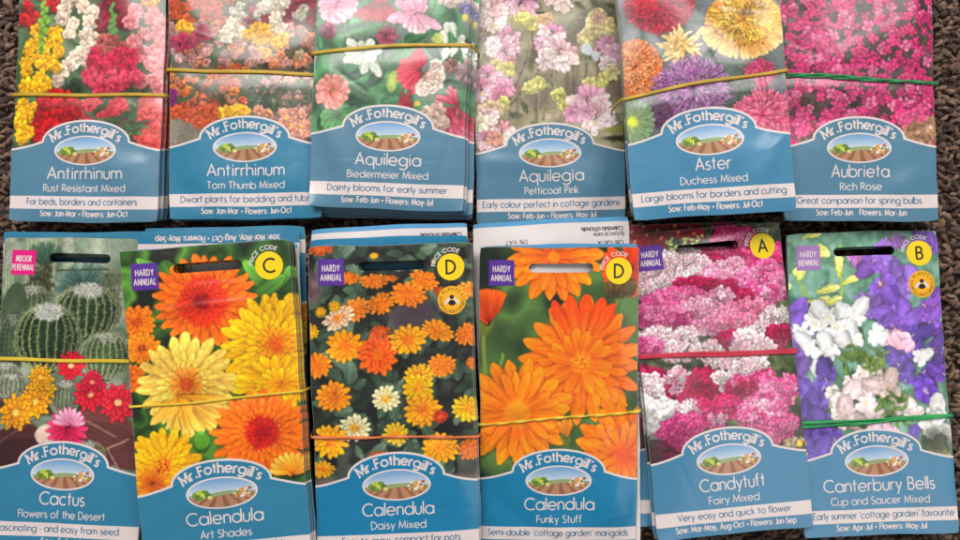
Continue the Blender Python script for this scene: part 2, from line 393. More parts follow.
        if cr:
            s.ell(X_, Y_, R*cr, R*cr*sq, tilt, cc, raw=True, al=.9, soft=R*cr*.4+.6)
            if cdots:
                for i in range(int(26+R*.5)):
                    th = rd.random()*2*PI; q = math.sqrt(rd.random())*R*cr*1.1; b = rd.random()
                    s.ell(X_+math.cos(th)*q, Y_+math.sin(th)*q*sq, max(.9, R*.022), None, 0, tuple(np.array(cc)*(.6+.9*b) if b < .6 else np.array(c1)), raw=True)
    def pom(s, x, y, r, n, c0, c1, w=.09, lf=.45, sq=1., tip=None):
        """ball of narrow petals"""
        X_, Y_ = s.P(x, y); R = s.Ln(r); rd = s.rng
        s.ell(X_, Y_, R*.93, R*.93*sq, 0, c0, raw=True, soft=3)
        for i in range(n):
            q = R*(1-(i/n))*.78; th = rd.random()*2*PI
            b = .75+.45*rd.random(); cc = np.clip(np.array(c1)*b, 0, 255)
            if tip and rd.random() < .35: cc = np.array(tip)
            s.petal(X_+math.cos(th)*q, Y_+math.sin(th)*q*sq, math.degrees(math.atan2(math.sin(th)*sq, math.cos(th)))+rd.uniform(-30, 30), R*lf*(.6+.5*rd.random()), max(1.8, R*w), c0, cc, raw=True, vein=.03, dark=.3)
    def ruff(s, x, y, r, c, c2=None, lobes=5, up=None, var=.12):
        """ruffled snapdragon-like blossom"""
        X_, Y_ = s.P(x, y); R = s.Ln(r); rd = s.rng; c = np.array(c, float)
        c2 = c*.8 if c2 is None else np.array(c2, float)
        ph = rd.random()*6
        s.ell(X_, Y_-R*.12, R*.82, R*.8, 0, c2*.62, raw=True, al=.6, soft=2.2)
        for i in range(lobes+2):
            th = ph+2*PI*i/(lobes+2); b = 1+rd.uniform(-var, var)
            q = R*.48; lift = .92+.14*math.sin(th)
            s.petal(X_+math.cos(th)*q*.15, Y_+math.sin(th)*q*.15, math.degrees(th), R*(.78+.3*rd.random()), R*.86, np.clip(c2*b, 0, 255), np.clip(c*b*lift, 0, 255), raw=True, vein=.05, sh=.1, pw=1.1, dark=.2)
        for i in range(2):
            th = rd.random()*6
            s.petal(X_+math.cos(th)*R*.2, Y_+math.sin(th)*R*.2+R*.1, -90+rd.uniform(-50, 50), R*.55, R*.6, np.clip(c2*1.05, 0, 255), np.clip(c*1.07, 0, 255), raw=True, vein=.03, dark=.22, pw=1.1)
    def flo(s, X_, Y_, R, c, n=4, mid=(240, 235, 200), squash=1., dark=.22):
        rd = s.rng; ph = rd.random()*6
        for i in range(n):
            th = ph+2*PI*i/n+rd.uniform(-.15, .15)
            s.petal(X_, Y_, math.degrees(th), R, R*.92, np.array(c)*.82, c, raw=True, vein=.02, sh=.1, pw=1.05, dark=dark)
        s.ell(X_, Y_, max(.7, R*.13), None, 0, mid, raw=True, al=.8)
    def cluster(s, x, y, r, cols, n=26, fr=.3, sq=.8, base=None, mid=(236, 226, 200)):
        X_, Y_ = s.P(x, y); R = s.Ln(r); rd = s.rng
        s.ell(X_, Y_, R*.8, R*.8*sq, 0, base if base is not None else np.array(cols[0])*.62, raw=True, soft=R*.2+1, al=.8)
        for i in range(n):
            q = R*.85*math.sqrt(1-i/n); th = rd.random()*2*PI
            c = np.array(cols[rd.randrange(len(cols))], float)*(.9+.14*math.sin(th)+rd.uniform(-.06, .08))
            s.flo(X_+math.cos(th)*q, Y_+math.sin(th)*q*sq, R*fr*(.8+.4*rd.random()), np.clip(c, 0, 255), n=rd.choice((4, 4, 5)), mid=mid, dark=.36)
    def leaf(s, x, y, a, l, w, c, c2=None):
        c = np.array(c, float); s.petal(x, y, a, l, w, c*.8, c if c2 is None else c2, sh=.2, vein=.08, pw=.8)
    def line(s, x0, y0, x1, y1, w, c, al=1.):
        a = np.array(s.P(x0, y0)); b = np.array(s.P(x1, y1)); n = int(np.linalg.norm(b-a)/max(1., s.Ln(w)*.4))+2; w = max(.8, s.Ln(w)/2)
        for i in range(n):
            q = a+(b-a)*i/(n-1); s.ell(q[0], q[1], w, None, 0, c, raw=True, al=al)
    def leaves(s, n, box, cols, l=(18, 36), wf=.45):
        rd = s.rng
        for i in range(n):
            ll = rd.uniform(*l); s.leaf(rd.uniform(box[0], box[2]), rd.uniform(box[1], box[3]), rd.uniform(0, 360), ll, ll*wf, cols[rd.randrange(len(cols))])
    def bell(s, x, y, r, a, c, mid=None, ruffle=5):
        X_, Y_ = s.P(x, y); R = s.Ln(r)*.9; c = np.array(c, float); rd = s.rng; mid = c*.7 if mid is None else mid
        ca, sa = math.cos(math.radians(a)), math.sin(math.radians(a)); ph = rd.random()*72; b = .9+.16*rd.random()
        s.petal(X_-ca*R*1.1, Y_-sa*R*1.1, a, R*1.7, R*1.35, c*.80*b, c*.93*b, raw=True, pw=.9, dark=.4)
        for i in range(ruffle):
            th = ph+360*i/ruffle+rd.uniform(-10, 10)
            s.petal(X_+ca*R*.1, Y_+sa*R*.1, th, R*rd.uniform(.9, 1.15), R*.98, c*.86*b, np.clip(c*1.08*b, 0, 255), raw=True, pw=1.25, vein=.05, dark=.42)
        s.ell(X_+ca*R*.1, Y_+sa*R*.1, R*.36, R*.3, a, mid, np.clip(c*.95, 0, 255), raw=True, soft=2.5, al=.85)
        s.petal(X_+ca*R*.1, Y_+sa*R*.1, a, R*.4, R*.16, (214, 204, 140), (236, 226, 170), raw=True, al=.7, dark=.1)
    def cup(s, x, y, r, a, c, inside=None):
        """bell seen half from the side: swelling cup, flared lobed rim, open mouth"""
        X_, Y_ = s.P(x, y); R = s.Ln(r); c = np.array(c, float); rd = s.rng; b = .92+.14*rd.random(); inside = c*.8 if inside is None else inside
        ca, sa = math.cos(math.radians(a)), math.sin(math.radians(a))
        s.petal(X_-ca*R*1.5, Y_-sa*R*1.5, a, R*2.1, R*1.5, c*.86*b, c*.99*b, raw=True, pw=1.0, dark=.5, sh=.2, vein=.06)
        s.petal(X_-ca*R*1.3, Y_-sa*R*1.3, a+6, R*1.5, R*.55, c*.95*b, np.clip(c*1.08*b, 0, 255), raw=True, pw=1.0, dark=.0, al=.6)
        mx, my = X_+ca*R*.45, Y_+sa*R*.45
        for i in range(6):
            th = 60*i+rd.uniform(-12, 12); lx, ly = math.cos(math.radians(th))*.55, math.sin(math.radians(th))
            dx, dy = (lx*ca-ly*sa), (lx*sa+ly*ca)
            s.petal(mx+dx*R*.25, my+dy*R*.25, math.degrees(math.atan2(dy, dx)), R*.72*math.hypot(lx, ly)+R*.1, R*.62, c*.9*b, np.clip(c*1.1*b, 0, 255), raw=True, pw=1.3, dark=.22, vein=.04)
        s.ell(mx, my, R*.36, R*.62, a, inside, np.clip(c*.97, 0, 255), raw=True, soft=2.2, al=.85)
        s.petal(mx-ca*R*.1, my-sa*R*.1, a, R*.5, R*.14, (220, 210, 150), (240, 232, 190), raw=True, al=.75, dark=.1)
    def nod(s, x, y, r, a, ctop, cskirt):
        """nodding double columbine: coloured spurs behind, a pale layered skirt in front"""
        X_, Y_ = s.P(x, y); R = s.Ln(r); rd = s.rng; ct = np.array(ctop, float); cs = np.array(cskirt, float)
        ca, sa = math.cos(math.radians(a)), math.sin(math.radians(a))
        for i in range(7):
            th = a+180+(i-3)*27+rd.uniform(-6, 6); s.petal(X_, Y_, th, R*rd.uniform(.8, 1.15), R*.42, ct*.82, ct*1.03, raw=True, pw=1.15, dark=.3)
        for i in range(9):
            th = a+(i-4)*24+rd.uniform(-8, 8); s.petal(X_-ca*R*.2, Y_-sa*R*.2, th, R*rd.uniform(.95, 1.15), R*.5, ct*.95, cs, raw=True, pw=1.5, dark=.26)
        for i in range(8):
            th = a+(i-3.5)*30+rd.uniform(-10, 10); s.petal(X_+ca*R*.05, Y_+sa*R*.05, th, R*rd.uniform(.5, .72), R*.42, cs*.86, np.clip(cs*1.04, 0, 255), raw=True, pw=1.4, dark=.3)
        s.ell(X_+ca*R*.25, Y_+sa*R*.25, R*.14, None, 0, (206, 196, 110), raw=True, al=.8, soft=2)
    def barrel(s, x, y, rx, ry, ribs, base, rib, spine, n=500, tip=(240, 240, 225)):
        """ribbed spiny cactus"""
        X_, Y_ = s.P(x, y); RX = s.Ln(rx); RY = s.Ln(ry); rd = s.rng
        s.ell(X_, Y_, RX, RY, 0, base, np.array(base)*.55, raw=True, soft=1.5)
        for k in range(ribs):
            lam = -PI/2+PI*(k+.5)/ribs
            for j in range(34):
                ph = -1.25+2.75*j/33
                px = X_+math.sin(lam)*math.cos(ph*.92)*RX*.97; py = Y_+math.sin(ph)*RY*.95
                cc = np.array(rib)*(1 if math.sin(lam) < .5 else .8)
                s.ell(px, py, max(1., RX*.028), max(1.1, RX*.04), 0, cc, raw=True, al=.8)
                if j % 2 == 0:
                    for q in range(3):
                        a = rd.uniform(0, 360); s.petal(px, py, a, RX*rd.uniform(.07, .14), 1.3, spine, spine, raw=True, vein=0, dark=.15, al=.55)
        for i in range(n):
            a = rd.random()*2*PI; q = math.sqrt(rd.random())*.32
            px = X_+math.cos(a)*q*RX; py = Y_+RY*.78+math.sin(a)*q*RY*.5
            s.petal(px, py, rd.uniform(0, 360), RX*rd.uniform(.08, .2), 1.4, tip, tip, raw=True, vein=0, dark=.12, al=.8)
    def done(s):
        amp, wsc, sat, gr, gain = TUNE[s.key]
        r = np.random.default_rng(sum(map(ord, s.key)))
        def sm(n):
            g = r.normal(0, 1, (int(n*s.ny/NX)+3, n+3)).astype(np.float32)
            yy = np.linspace(0, g.shape[0]-2.001, s.ny); xx = np.linspace(0, g.shape[1]-2.001, NX); yi = yy.astype(int); xi = xx.astype(int)
            fy = (yy-yi)[:, None]; fx = (xx-xi)[None]; fy = fy*fy*(3-2*fy); fx = fx*fx*(3-2*fx)
            return g[yi][:, xi]*(1-fy)*(1-fx)+g[yi+1][:, xi]*fy*(1-fx)+g[yi][:, xi+1]*(1-fy)*fx+g[yi+1][:, xi+1]*fy*fx
        # the picture is ruffled a little so that no blossom keeps a drawn outline
        dx = amp*(sm(int(NX/wsc))+.6*sm(int(NX/wsc*2.2))); dy = amp*(sm(int(NX/wsc))+.6*sm(int(NX/wsc*2.2)))
        Y, X2 = np.mgrid[0:s.ny, 0:NX]; X2 = np.clip(X2+dx, 0, NX-1.01); Y = np.clip(Y+dy, 0, s.ny-1.01)
        xi = X2.astype(int); yi = Y.astype(int); fx = (X2-xi)[..., None]; fy = (Y-yi)[..., None]
        A = s.a; A = A[yi, xi]*(1-fx)*(1-fy)+A[yi, xi+1]*fx*(1-fy)+A[yi+1, xi]*(1-fx)*fy+A[yi+1, xi+1]*fx*fy
        q = np.pad(A, ((0, 0), (1, 1), (0, 0)), 'edge'); q = (q[:, :-2]+q[:, 1:-1]*2+q[:, 2:])/4
        q = np.pad(q, ((1, 1), (0, 0), (0, 0)), 'edge'); q = (q[:-2]+q[1:-1]*2+q[2:])/4
        lum = 1+.055*sm(int(NX/40))+gr*(.05*sm(int(NX/5))+.04*sm(int(NX/2.6)))
        q = q*lum[..., None]
        m = q.mean(-1, keepdims=True); q = m+(q-m)*sat; q = (.5+(q-.5)*1.1)*gain
        s.a = np.clip(q, 0, 1)
        return s.a
def pts(t): return [tuple(float(q) for q in p.split(',')) for p in t.split()]

def pic_rrm():
    p = Pic('RRM', (60, 80, 50)); p.fog([(40, 58, 40), (88, 112, 78), (70, 84, 60), (120, 135, 110)], 60, 1); rd = p.rng
    for i in range(160):
        p.z(0, 0, 4.5); ll = rd.uniform(40, 90); p.leaf(rd.uniform(60, 780), rd.uniform(-380, 760), rd.uniform(0, 360), ll, ll*.3, rd.choice([(70, 100, 62), (46, 70, 44), (110, 135, 98)]))
    for i in range(90):
        p.ruff(rd.uniform(90, 760), rd.uniform(-400, -20), rd.uniform(34, 48), rd.choice([(214, 40, 50), (245, 190, 40), (240, 225, 200), (240, 150, 150), (190, 30, 70)]))
    def many(t, r, c, c2=None):
        for x, y in pts(t): p.ell(x, y+r*.55, r*.9, r*.5, 0, np.array(c)*.45, al=.55, soft=3); p.ruff(x, y, r*rd.uniform(.78, 1.02), np.array(c)*rd.uniform(.92, 1.05), c2)
    many('480,50 560,30 600,70 500,10 560,100 470,110', 42, (158, 30, 56))
    many('130,30 160,80 110,90 240,10 150,110 260,30', 36, (214, 38, 44))
    p.z(0, 0, 4.5)
    many('320,10 370,0 300,50 290,90 390,40 430,60 340,110 410,110 320,150 390,160 430,180 400,215 370,240 350,260 400,280 320,295 280,330 270,360', 40, (240, 226, 200), (222, 190, 170))
    many('620,60 600,105 690,30 700,80 740,110 720,150 660,160 750,180 590,230 650,245 720,220 755,260 690,290 740,320 640,370 700,365 725,400 755,440 690,460 660,500 740,500 610,200', 42, (240, 160, 158), (214, 110, 112))
    many('700,0 670,10', 30, (245, 170, 50))
    many('470,190 500,215 520,180 560,215 460,230', 34, (190, 96, 88))
    many('550,250 590,260 440,250 430,285 500,280 560,290 590,310 470,310', 44, (206, 40, 84), (150, 20, 50))
    many('410,345 440,370 510,350 570,360 620,350 520,385 460,400', 44, (222, 84, 106), (180, 40, 70))
    many('420,470 380,490 460,500 530,490 500,530 560,530 390,545 545,470', 46, (236, 100, 108), (196, 50, 66))
    for x, y in pts('520,30 515,55 522,80 512,100 525,120 505,130 530,140 515,150'): p.ell(x, y, 13, 15, 0, (120, 160, 90), (88, 124, 60))
    many('170,140 250,150 150,205 200,200 260,190 130,225 200,240 270,235 180,270 240,280 120,285 200,300 260,300 130,330 190,345 210,380 130,390 180,395 110,400', 38, (250, 200, 30), (222, 150, 10))
    p.line(200, 20, 190, 240, 22, (90, 130, 40))
    for x, y in pts('205,10 195,30 215,45 195,60 210,80 185,95 220,100 190,120 210,140 190,165 195,200'): p.ell(x, y, 14, 15, 0, (160, 190, 80), (110, 146, 50))
    p.z(0, 110, 4.5)
    many('250,-60 300,-40 200,-40 330,-10 260,-10 190,0 320,30 270,40 200,50 170,90 230,80 180,120 240,120', 46, (204, 24, 34), (150, 8, 20))
    many('110,-20 150,-10 100,20 130,30 90,50 110,90 130,100 100,120', 36, (248, 196, 30), (222, 150, 10))
    many('410,-10 470,0 520,-20 540,20 500,30 440,20', 42, (228, 88, 98), (190, 46, 60))
    many('660,-30 700,0 650,20 720,30 670,60 640,110 700,90 730,130 660,150 710,140 700,160', 44, (232, 104, 96), (196, 60, 60))
    p.leaves(26, (400, 10, 620, 140), [(86, 116, 74), (60, 88, 56)], (60, 100), .25)
    return p.done()

def pic_tt():
    p = Pic('TT', (80, 60, 50)); p.fog([(50, 40, 36), (96, 84, 62), (70, 90, 60)], 40, 2); rd = p.rng; p.z(160, 0, 4.5)
    O, PK, CR, YE, WH, CO = (232, 104, 60), (234, 170, 160), (168, 36, 66), (250, 196, 76), (232, 222, 196), (238, 150, 110)
    for k in range(640):
        x = rd.uniform(20, 740); y = rd.uniform(-380, 640)
        if y < 110: c = O if x < 330 else (CR if x > 400 and rd.random() < .8 else WH)
        elif y < 300: c = rd.choice([PK, CO, PK]) if x < 280 else rd.choice([CO, PK, PK, (224, 190, 150)])
        elif y < 560: c = rd.choice([O, (238, 140, 60), CO]) if x < 400 else rd.choice([PK, PK, (240, 184, 170), (120, 140, 100)])
        else: c = rd.choice([O, (238, 150, 60)]) if x < 330 else PK
        if y > 560 and x < 180: continue
        p.ruff(x, y, rd.uniform(17, 27), np.array(c)*rd.uniform(.85, 1.06))
    for x, y in pts('500,30 540,60 520,90 480,40 560,20 550,130 330,110 310,140 360,150 300,170'): p.ruff(x, y, 32, WH, (214, 190, 160))
    for x, y in pts('440,130 480,140 420,150 450,180 490,170 560,180 530,200 480,240 100,120 130,130 400,160 360,500 340,520 390,520'): p.ruff(x, y, 30, YE, (226, 150, 30))
    for x, y in pts('60,190 110,180 90,210 180,170 210,160 200,140 140,200'): p.ruff(x, y, 30, (190, 60, 96))
    for x, y in pts('60,420 80,500 70,480 50,450'): p.ruff(x, y, 22, (150, 40, 120))
    p.leaves(60, (400, 400, 600, 520), [(92, 118, 84), (60, 84, 56)], (30, 60), .2); p.leaves(30, (170, 400, 300, 480), [(80, 100, 60)], (20, 40), .3)
    p.z(160, 110, 4.5)
    p.ell(70, 100, 120, 60, 20, (134, 124, 112), soft=8); p.ell(150, 110, 60, 40, 0, (120, 112, 100), soft=8)
    for x, y in pts('80,10 130,30 190,20 220,40 180,60 120,0 240,10 200,0'): p.ruff(x, y, 34, O)
    for x, y in pts('320,10 350,20 290,20 380,10'): p.ruff(x, y, 32, YE, (230, 160, 40))
    for x, y in pts('450,10 490,20 560,20 600,10 590,50 630,40 620,80 560,60 650,110 600,100 640,20 660,70'): p.ruff(x, y, 26, PK, (226, 150, 110))
    for x, y in pts('600,70 640,75 570,40 500,10'): p.ell(x, y, 9, 7, 0, (250, 190, 80))
    return p.done()

def pic_abm():
    p = Pic('ABM', (76, 120, 84)); p.fog([(60, 104, 66), (112, 178, 120), (70, 96, 74), (94, 150, 100), (120, 130, 120)], 90, 5); rd = p.rng; p.z(305, 0, 4.5)
    for i in range(60):
        ll = rd.uniform(60, 130); p.leaf(rd.uniform(40, 760), rd.uniform(-380, 640), rd.uniform(0, 360), ll, ll*.45, rd.choice([(70, 120, 80), (90, 150, 100), (60, 96, 70), (84, 116, 90)]))
    for s_ in ((180, 110, 190, 230), (200, 110, 230, 220), (285, 100, 265, 210), (600, 0, 570, 60), (420, 100, 400, 180), (360, 380, 340, 250), (460, 210, 350, 300)): p.line(*s_, 9, (96, 120, 84))
    def colum(x, y, r, cs, co, a=-90, n=6):
        for i in range(n): p.petal(x, y, a+180+(i-(n-1)/2)*34, r*1.25, r*.42, np.array(cs)*.8, cs, pw=.55)
        for i in range(n+1): p.petal(x, y, a+(i-n/2)*26, r*.95, r*.5, np.array(co)*.86, co, pw=.9)
    for i in range(16): colum(rd.uniform(60, 720), rd.uniform(-390, -80), rd.uniform(60, 80), *rd.choice([((226, 150, 170), (240, 180, 190)), ((200, 60, 80), (230, 110, 120)), ((230, 230, 210), (240, 240, 224))]))
    for i in range(16): p.petal(150, 20, i*22.5, 95, 44, (222, 120, 150), (240, 170, 186))
    for i in range(9): p.petal(130+rd.uniform(-20, 20), 40, -150+i*16, 75, 34, (226, 140, 160), (246, 196, 200))
    p.ruff(105, 140, 40, (150, 76, 100))
    for i in range(11): p.petal(330+(i-5)*8, 20, -90+(i-5)*9, 92, 16, (150, 24, 36), (216, 56, 60))
    for i in range(5): p.petal(340, 25, 40+i*25, 50, 20, (176, 40, 60), (196, 60, 76))
    colum(370, 170, 46, (176, 84, 110), (190, 100, 120))
    for a, l in ((150, 90), (90, 90), (60, 70), (20, 70), (120, 70), (200, 125), (-30, 150), (215, 80)): p.petal(490, 60, a, l, 44, (226, 130, 160), (242, 176, 194))
    for i in range(5): p.petal(510, 70, -135+i*22, 90, 44, (232, 150, 176), (246, 206, 212))
    for x, y in pts('640,5 690,0 720,15'): p.ruff(x, y, 38, (236, 214, 200))
    p.ruff(720, 40, 30, (140, 130, 176)); p.ell(722, 80, 14, 18, 0, (214, 190, 90))
    for sx, sy in ((455, 70), (475, 60), (500, 62), (525, 66)): p.petal(sx, sy, 95+(490-sx)*.7, 74, 15, (206, 110, 140), (232, 160, 180))
    W_ = (240, 240, 226)
    for a, l in ((140, 100), (100, 60), (60, 80), (20, 90), (170, 90), (-50, 130), (-85, 90), (200, 95), (230, 60), (-20, 60)): p.petal(265, 250, a, l, 44, (206, 214, 190), W_)
    for x, y in pts('640,150 680,150 640,190 690,200 660,240 620,260 690,260 715,220 700,160'): p.petal(x, y+20, rd.choice([90, 110, 70, -90, -60]), 70, 36, (206, 212, 184), W_)
    p.ell(600, 178, 28, 20, 15, (200, 206, 120)); p.ell(398, 370, 26, 50, -10, (186, 200, 110), (150, 170, 90))
    RD = (216, 48, 74)
    for a, l in ((95, 90), (75, 70), (110, 70)): p.petal(515, 310, a, l, 52, (180, 24, 50), RD)
    for a in (150, 175, 200, 225, 250): p.petal(520, 330, a, 105, 52, (206, 50, 74), (232, 90, 104))
    for a in (-90, -110, -60, -30, 0, 30): p.petal(545, 345, a, 92, 56, (240, 180, 170), (246, 232, 216))
    for x, y in pts('590,300 600,340 580,390 545,400'): p.ruff(x, y, 30, (244, 230, 214), (230, 180, 160))
    for i in range(12): p.petal(450+rd.uniform(-25, 30), 410+rd.uniform(-10, 60), rd.uniform(-120, -60), 60, 16, (160, 20, 40), (206, 40, 60))
    p.ell(505, 470, 16, 12, 0, (226, 190, 80))
    for i in range(14): p.petal(660+rd.uniform(-30, 50), 480+rd.uniform(-20, 30), rd.uniform(100, 330), 84, 22, (196, 30, 64), (236, 140, 150))
    p.ruff(740, 330, 60, (190, 160, 160)); p.ruff(660, 300, 36, (170, 130, 120))
    for i in range(26): p.petal(125, 415, i*360/13+rd.uniform(-6, 6), 82 if i < 13 else 54, 44, (216, 110, 100), (246, 170, 156))
    p.ell(128, 412, 10, None, 0, (150, 130, 70))
    p.z(305, 110, 4.5)
    for i in range(26): p.petal(660+rd.uniform(-40, 50), 30+rd.uniform(-30, 60), rd.uniform(190, 330), 110, 22, (206, 40, 80), (240, 150, 160))
    for x, y in pts('560,20 600,10 620,60 590,50'): p.ruff(x, y, 40, (226, 190, 170))
    for i in range(8): p.petal(160, 30, 180+i*24, 90, 60, (70, 140, 70), (120, 190, 110))
    return p.done()

def pic_pp():
    p = Pic('PP', (150, 140, 110)); p.fog([(104, 96, 74), (168, 156, 124), (136, 128, 96), (120, 104, 88)], 70, 7); rd = p.rng; p.z(465, 0, 4.5)
    for s_ in ((470, 150, 560, 60), (280, 260, 200, 460), (330, 260, 330, 540), (420, 340, 340, 520), (390, 340, 350, 540), (200, 480, 300, 370), (260, 400, 265, 540), (540, 420, 620, 330), (490, 260, 490, 420), (540, 240, 530, 400), (300, 130, 310, 260), (230, 200, 230, 330)):
        p.line(*s_, 9, rd.choice([(120, 110, 76), (150, 146, 100), (100, 84, 70)]), .8)
    for i in range(10): p.line(200+i*44, 230+rd.uniform(-60, 60), 195+i*44+rd.uniform(-20, 20), 540, 14, rd.choice([(128, 104, 90), (112, 96, 78), (146, 124, 104)]), .5)
    for i in range(26): p.ruff(rd.uniform(40, 690), rd.uniform(-390, -60), rd.uniform(45, 70), rd.choice([(226, 150, 166), (238, 214, 190), (200, 194, 110)]))
    for i in range(40): ll = rd.uniform(40, 90); p.leaf(rd.uniform(40, 700), rd.uniform(0, 740), rd.uniform(0, 360), ll, ll*.35, rd.choice([(128, 132, 84), (110, 116, 74), (160, 158, 110)]))
    def pc(x, y, r, c, n=2, c2=None, th=None):
        if r > 54: p.nod(x, y, r*1.02, rd.uniform(-120, -60), np.array(c)*.5+np.array((226, 130, 172))*.5 if c[1] < 200 else (226, 170, 176), (246, 222, 210) if c[1] > 150 else (238, 190, 202)); return
        for i in range(n*8): p.petal(x, y, i*360/8+rd.uniform(-14, 14), r*(1-.35*(i//8)/n), r*.62, np.array(c)*.92 if c2 is None else c2, c, pw=1.1)
        if th: p.ell(x, y, r*.2, None, 0, th, soft=2)
    pc(110, 60, 84, (238, 212, 196)); pc(70, 30, 50, (240, 224, 206)); pc(130, 100, 56, (246, 230, 210)); p.ruff(60, 150, 34, (226, 190, 170))
    pc(250, 20, 70, (228, 150, 172)); pc(280, 60, 50, (236, 170, 184)); pc(400, -10, 40, (230, 200, 190)); pc(440, 15, 46, (244, 214, 200)); pc(380, 0, 30, (240, 200, 190))
    for x, y in pts('280,90 300,110 250,80 320,100'): p.ruff(x, y, 36, (222, 212, 110))
    pc(365, 85, 40, (214, 166, 110))
    pc(190, 180, 60, (230, 146, 180)); pc(160, 210, 56, (234, 160, 184)); pc(190, 240, 56, (230, 146, 176)); pc(125, 200, 40, (246, 224, 220)); pc(120, 230, 30, (246, 220, 214)); pc(200, 280, 30, (226, 150, 170))
    for x, y in pts('140,300 170,320 130,330 190,310'): p.ruff(x, y, 32, (232, 214, 110))
    pc(390, 160, 62, (232, 156, 190)); pc(350, 200, 44, (236, 170, 196)); pc(420, 250, 88, (244, 216, 204), 3, (226, 170, 176), (222, 196, 110)); pc(360, 280, 46, (246, 220, 212)); pc(440, 290, 44, (246, 224, 214))
    for x, y in pts('600,70 580,110 620,110 560,150 540,170 600,140 640,120'): p.ruff(x, y, 42, (232, 214, 150), (206, 180, 110))
    pc(600, 85, 34, (230, 176, 150)); pc(640, 200, 46, (214, 150, 176)); pc(670, 240, 50, (226, 170, 190)); pc(640, 290, 44, (240, 210, 206)); pc(660, 330, 40, (228, 214, 150)); pc(600, 230, 26, (236, 170, 190))
    p.ell(550, 225, 26, 30, 20, (214, 222, 226)); p.ell(590, 250, 18, 24, 20, (206, 214, 216))
    pc(100, 350, 60, (232, 150, 176)); pc(70, 410, 60, (230, 140, 160)); pc(180, 400, 50, (228, 150, 176)); pc(150, 430, 36, (222, 130, 160))
    for x, y in pts('310,390 330,380 290,400 430,450 440,480 420,430 560,380 620,360 600,410 170,465'): p.ruff(x, y, 34, (226, 216, 130), (190, 180, 84))
    for x, y in pts('80,510 130,490 100,530'): p.ruff(x, y, 44, (236, 196, 150))
    pc(560, 470, 90, (242, 184, 204), 3, (236, 170, 196)); pc(510, 510, 50, (232, 150, 186)); pc(610, 510, 50, (246, 214, 220))
    p.z(465, 110, 4.5)
    pc(90, 40, 60, (236, 216, 160)); pc(70, 60, 50, (240, 224, 190)); pc(170, 110, 60, (230, 160, 140)); pc(90, 140, 56, (200, 104, 140)); pc(130, 130, 40, (226, 150, 130))
    pc(590, 40, 80, (242, 200, 214), 3, (222, 120, 166)); pc(480, 20, 46, (228, 146, 180)); pc(540, 10, 50, (238, 172, 198)); pc(640, 60, 46, (246, 216, 220))
    p.ell(680, 130, 60, 14, 0, (60, 60, 36), soft=4); p.ell(680, 90, 60, 16, 0, (140, 140, 60), soft=4)
    return p.done()

def pic_ast():
    p = Pic('AST', (88, 94, 92)); p.fog([(70, 80, 74), (110, 112, 118), (88, 104, 90), (124, 118, 130)], 80, 9); rd = p.rng; p.z(615, 0, 4.151)
    for i in range(90): ll = rd.uniform(40, 80); p.leaf(rd.uniform(10, 740), rd.uniform(-380, 620), rd.uniform(0, 360), ll, ll*.5, rd.choice([(86, 104, 84), (64, 80, 66), (110, 126, 104)]))
    for x, y, r, a, b in ((120, -200, 150, (176, 60, 120), (220, 110, 160)), (500, -250, 160, (196, 30, 50), (230, 60, 70)), (320, -120, 90, (226, 170, 90), (246, 210, 140))): p.pom(x, y, r, 260, a, b)
    p.pom(180, 20, 160, 600, (150, 10, 44), (214, 24, 66), w=.06, lf=.22, sq=.85, tip=(232, 70, 100))
    p.ell(140, 0, 60, 40, 0, (214, 10, 30), al=.5, soft=20)
    p.pom(530, 85, 168, 700, (222, 140, 20), (250, 190, 50), w=.065, lf=.26, sq=.78, tip=(252, 214, 110))
    for i in range(60): a = rd.uniform(190, 350); p.petal(530+130*math.cos(math.radians(a)), 95-95*math.sin(math.radians(a)), a, 60, 24, (232, 160, 70), (250, 206, 140))
    p.ell(640, 90, 50, 70, 0, (252, 214, 130), al=.45, soft=22); p.ell(543, 50, 26, 18, 0, (120, 84, 20), soft=4)
    for i in range(14): p.petal(543+rd.uniform(-18, 18), 50+rd.uniform(-14, 14), rd.uniform(0, 360), 20, 7, (150, 110, 20), (214, 160, 40))
    for i in range(60): p.petal(270+rd.uniform(-30, 30), 190+rd.uniform(-20, 30), rd.uniform(20, 220)if i % 2 else rd.uniform(0, 360), rd.uniform(60, 85), 14, (206, 160, 80), (244, 214, 156))
    p.pom(75, 285, 122, 360, (226, 110, 50), (246, 156, 90), w=.09, lf=.25, sq=1.05, tip=(250, 184, 130))
    p.pom(320, 370, 165, 900, (140, 90, 140), (204, 134, 194), w=.035, lf=.34, sq=.72, tip=(226, 176, 218))
    p.ell(320, 300, 50, 18, 0, (150, 80, 140), al=.4, soft=6)
    p.pom(600, 305, 66, 160, (220, 60, 110), (244, 100, 140), w=.12, lf=.4, sq=.95); p.ell(625, 300, 14, 30, 0, (150, 50, 60), al=.6, soft=4)
    p.pom(625, 480, 130, 360, (232, 70, 120), (250, 124, 160), w=.09, lf=.35, sq=.85); p.ell(615, 500, 26, 20, 0, (120, 90, 70), soft=5)
    p.leaves(30, (470, 340, 560, 400), [(90, 110, 80)], (20, 44), .5)
    p.z(615, 100, 4.151)
    p.pom(610, 60, 130, 300, (232, 76, 116), (250, 128, 156), w=.09, lf=.35, sq=.7); p.pom(180, 60, 60, 200, (104, 60, 100), (150, 90, 140), w=.05, lf=.4)
    for i in range(22): p.petal(70, 90, i*16.4, 95, 28, (150, 170, 110), (120, 146, 112))
    p.ell(68, 92, 22, None, 0, (206, 214, 70), soft=5)
    return p.done()

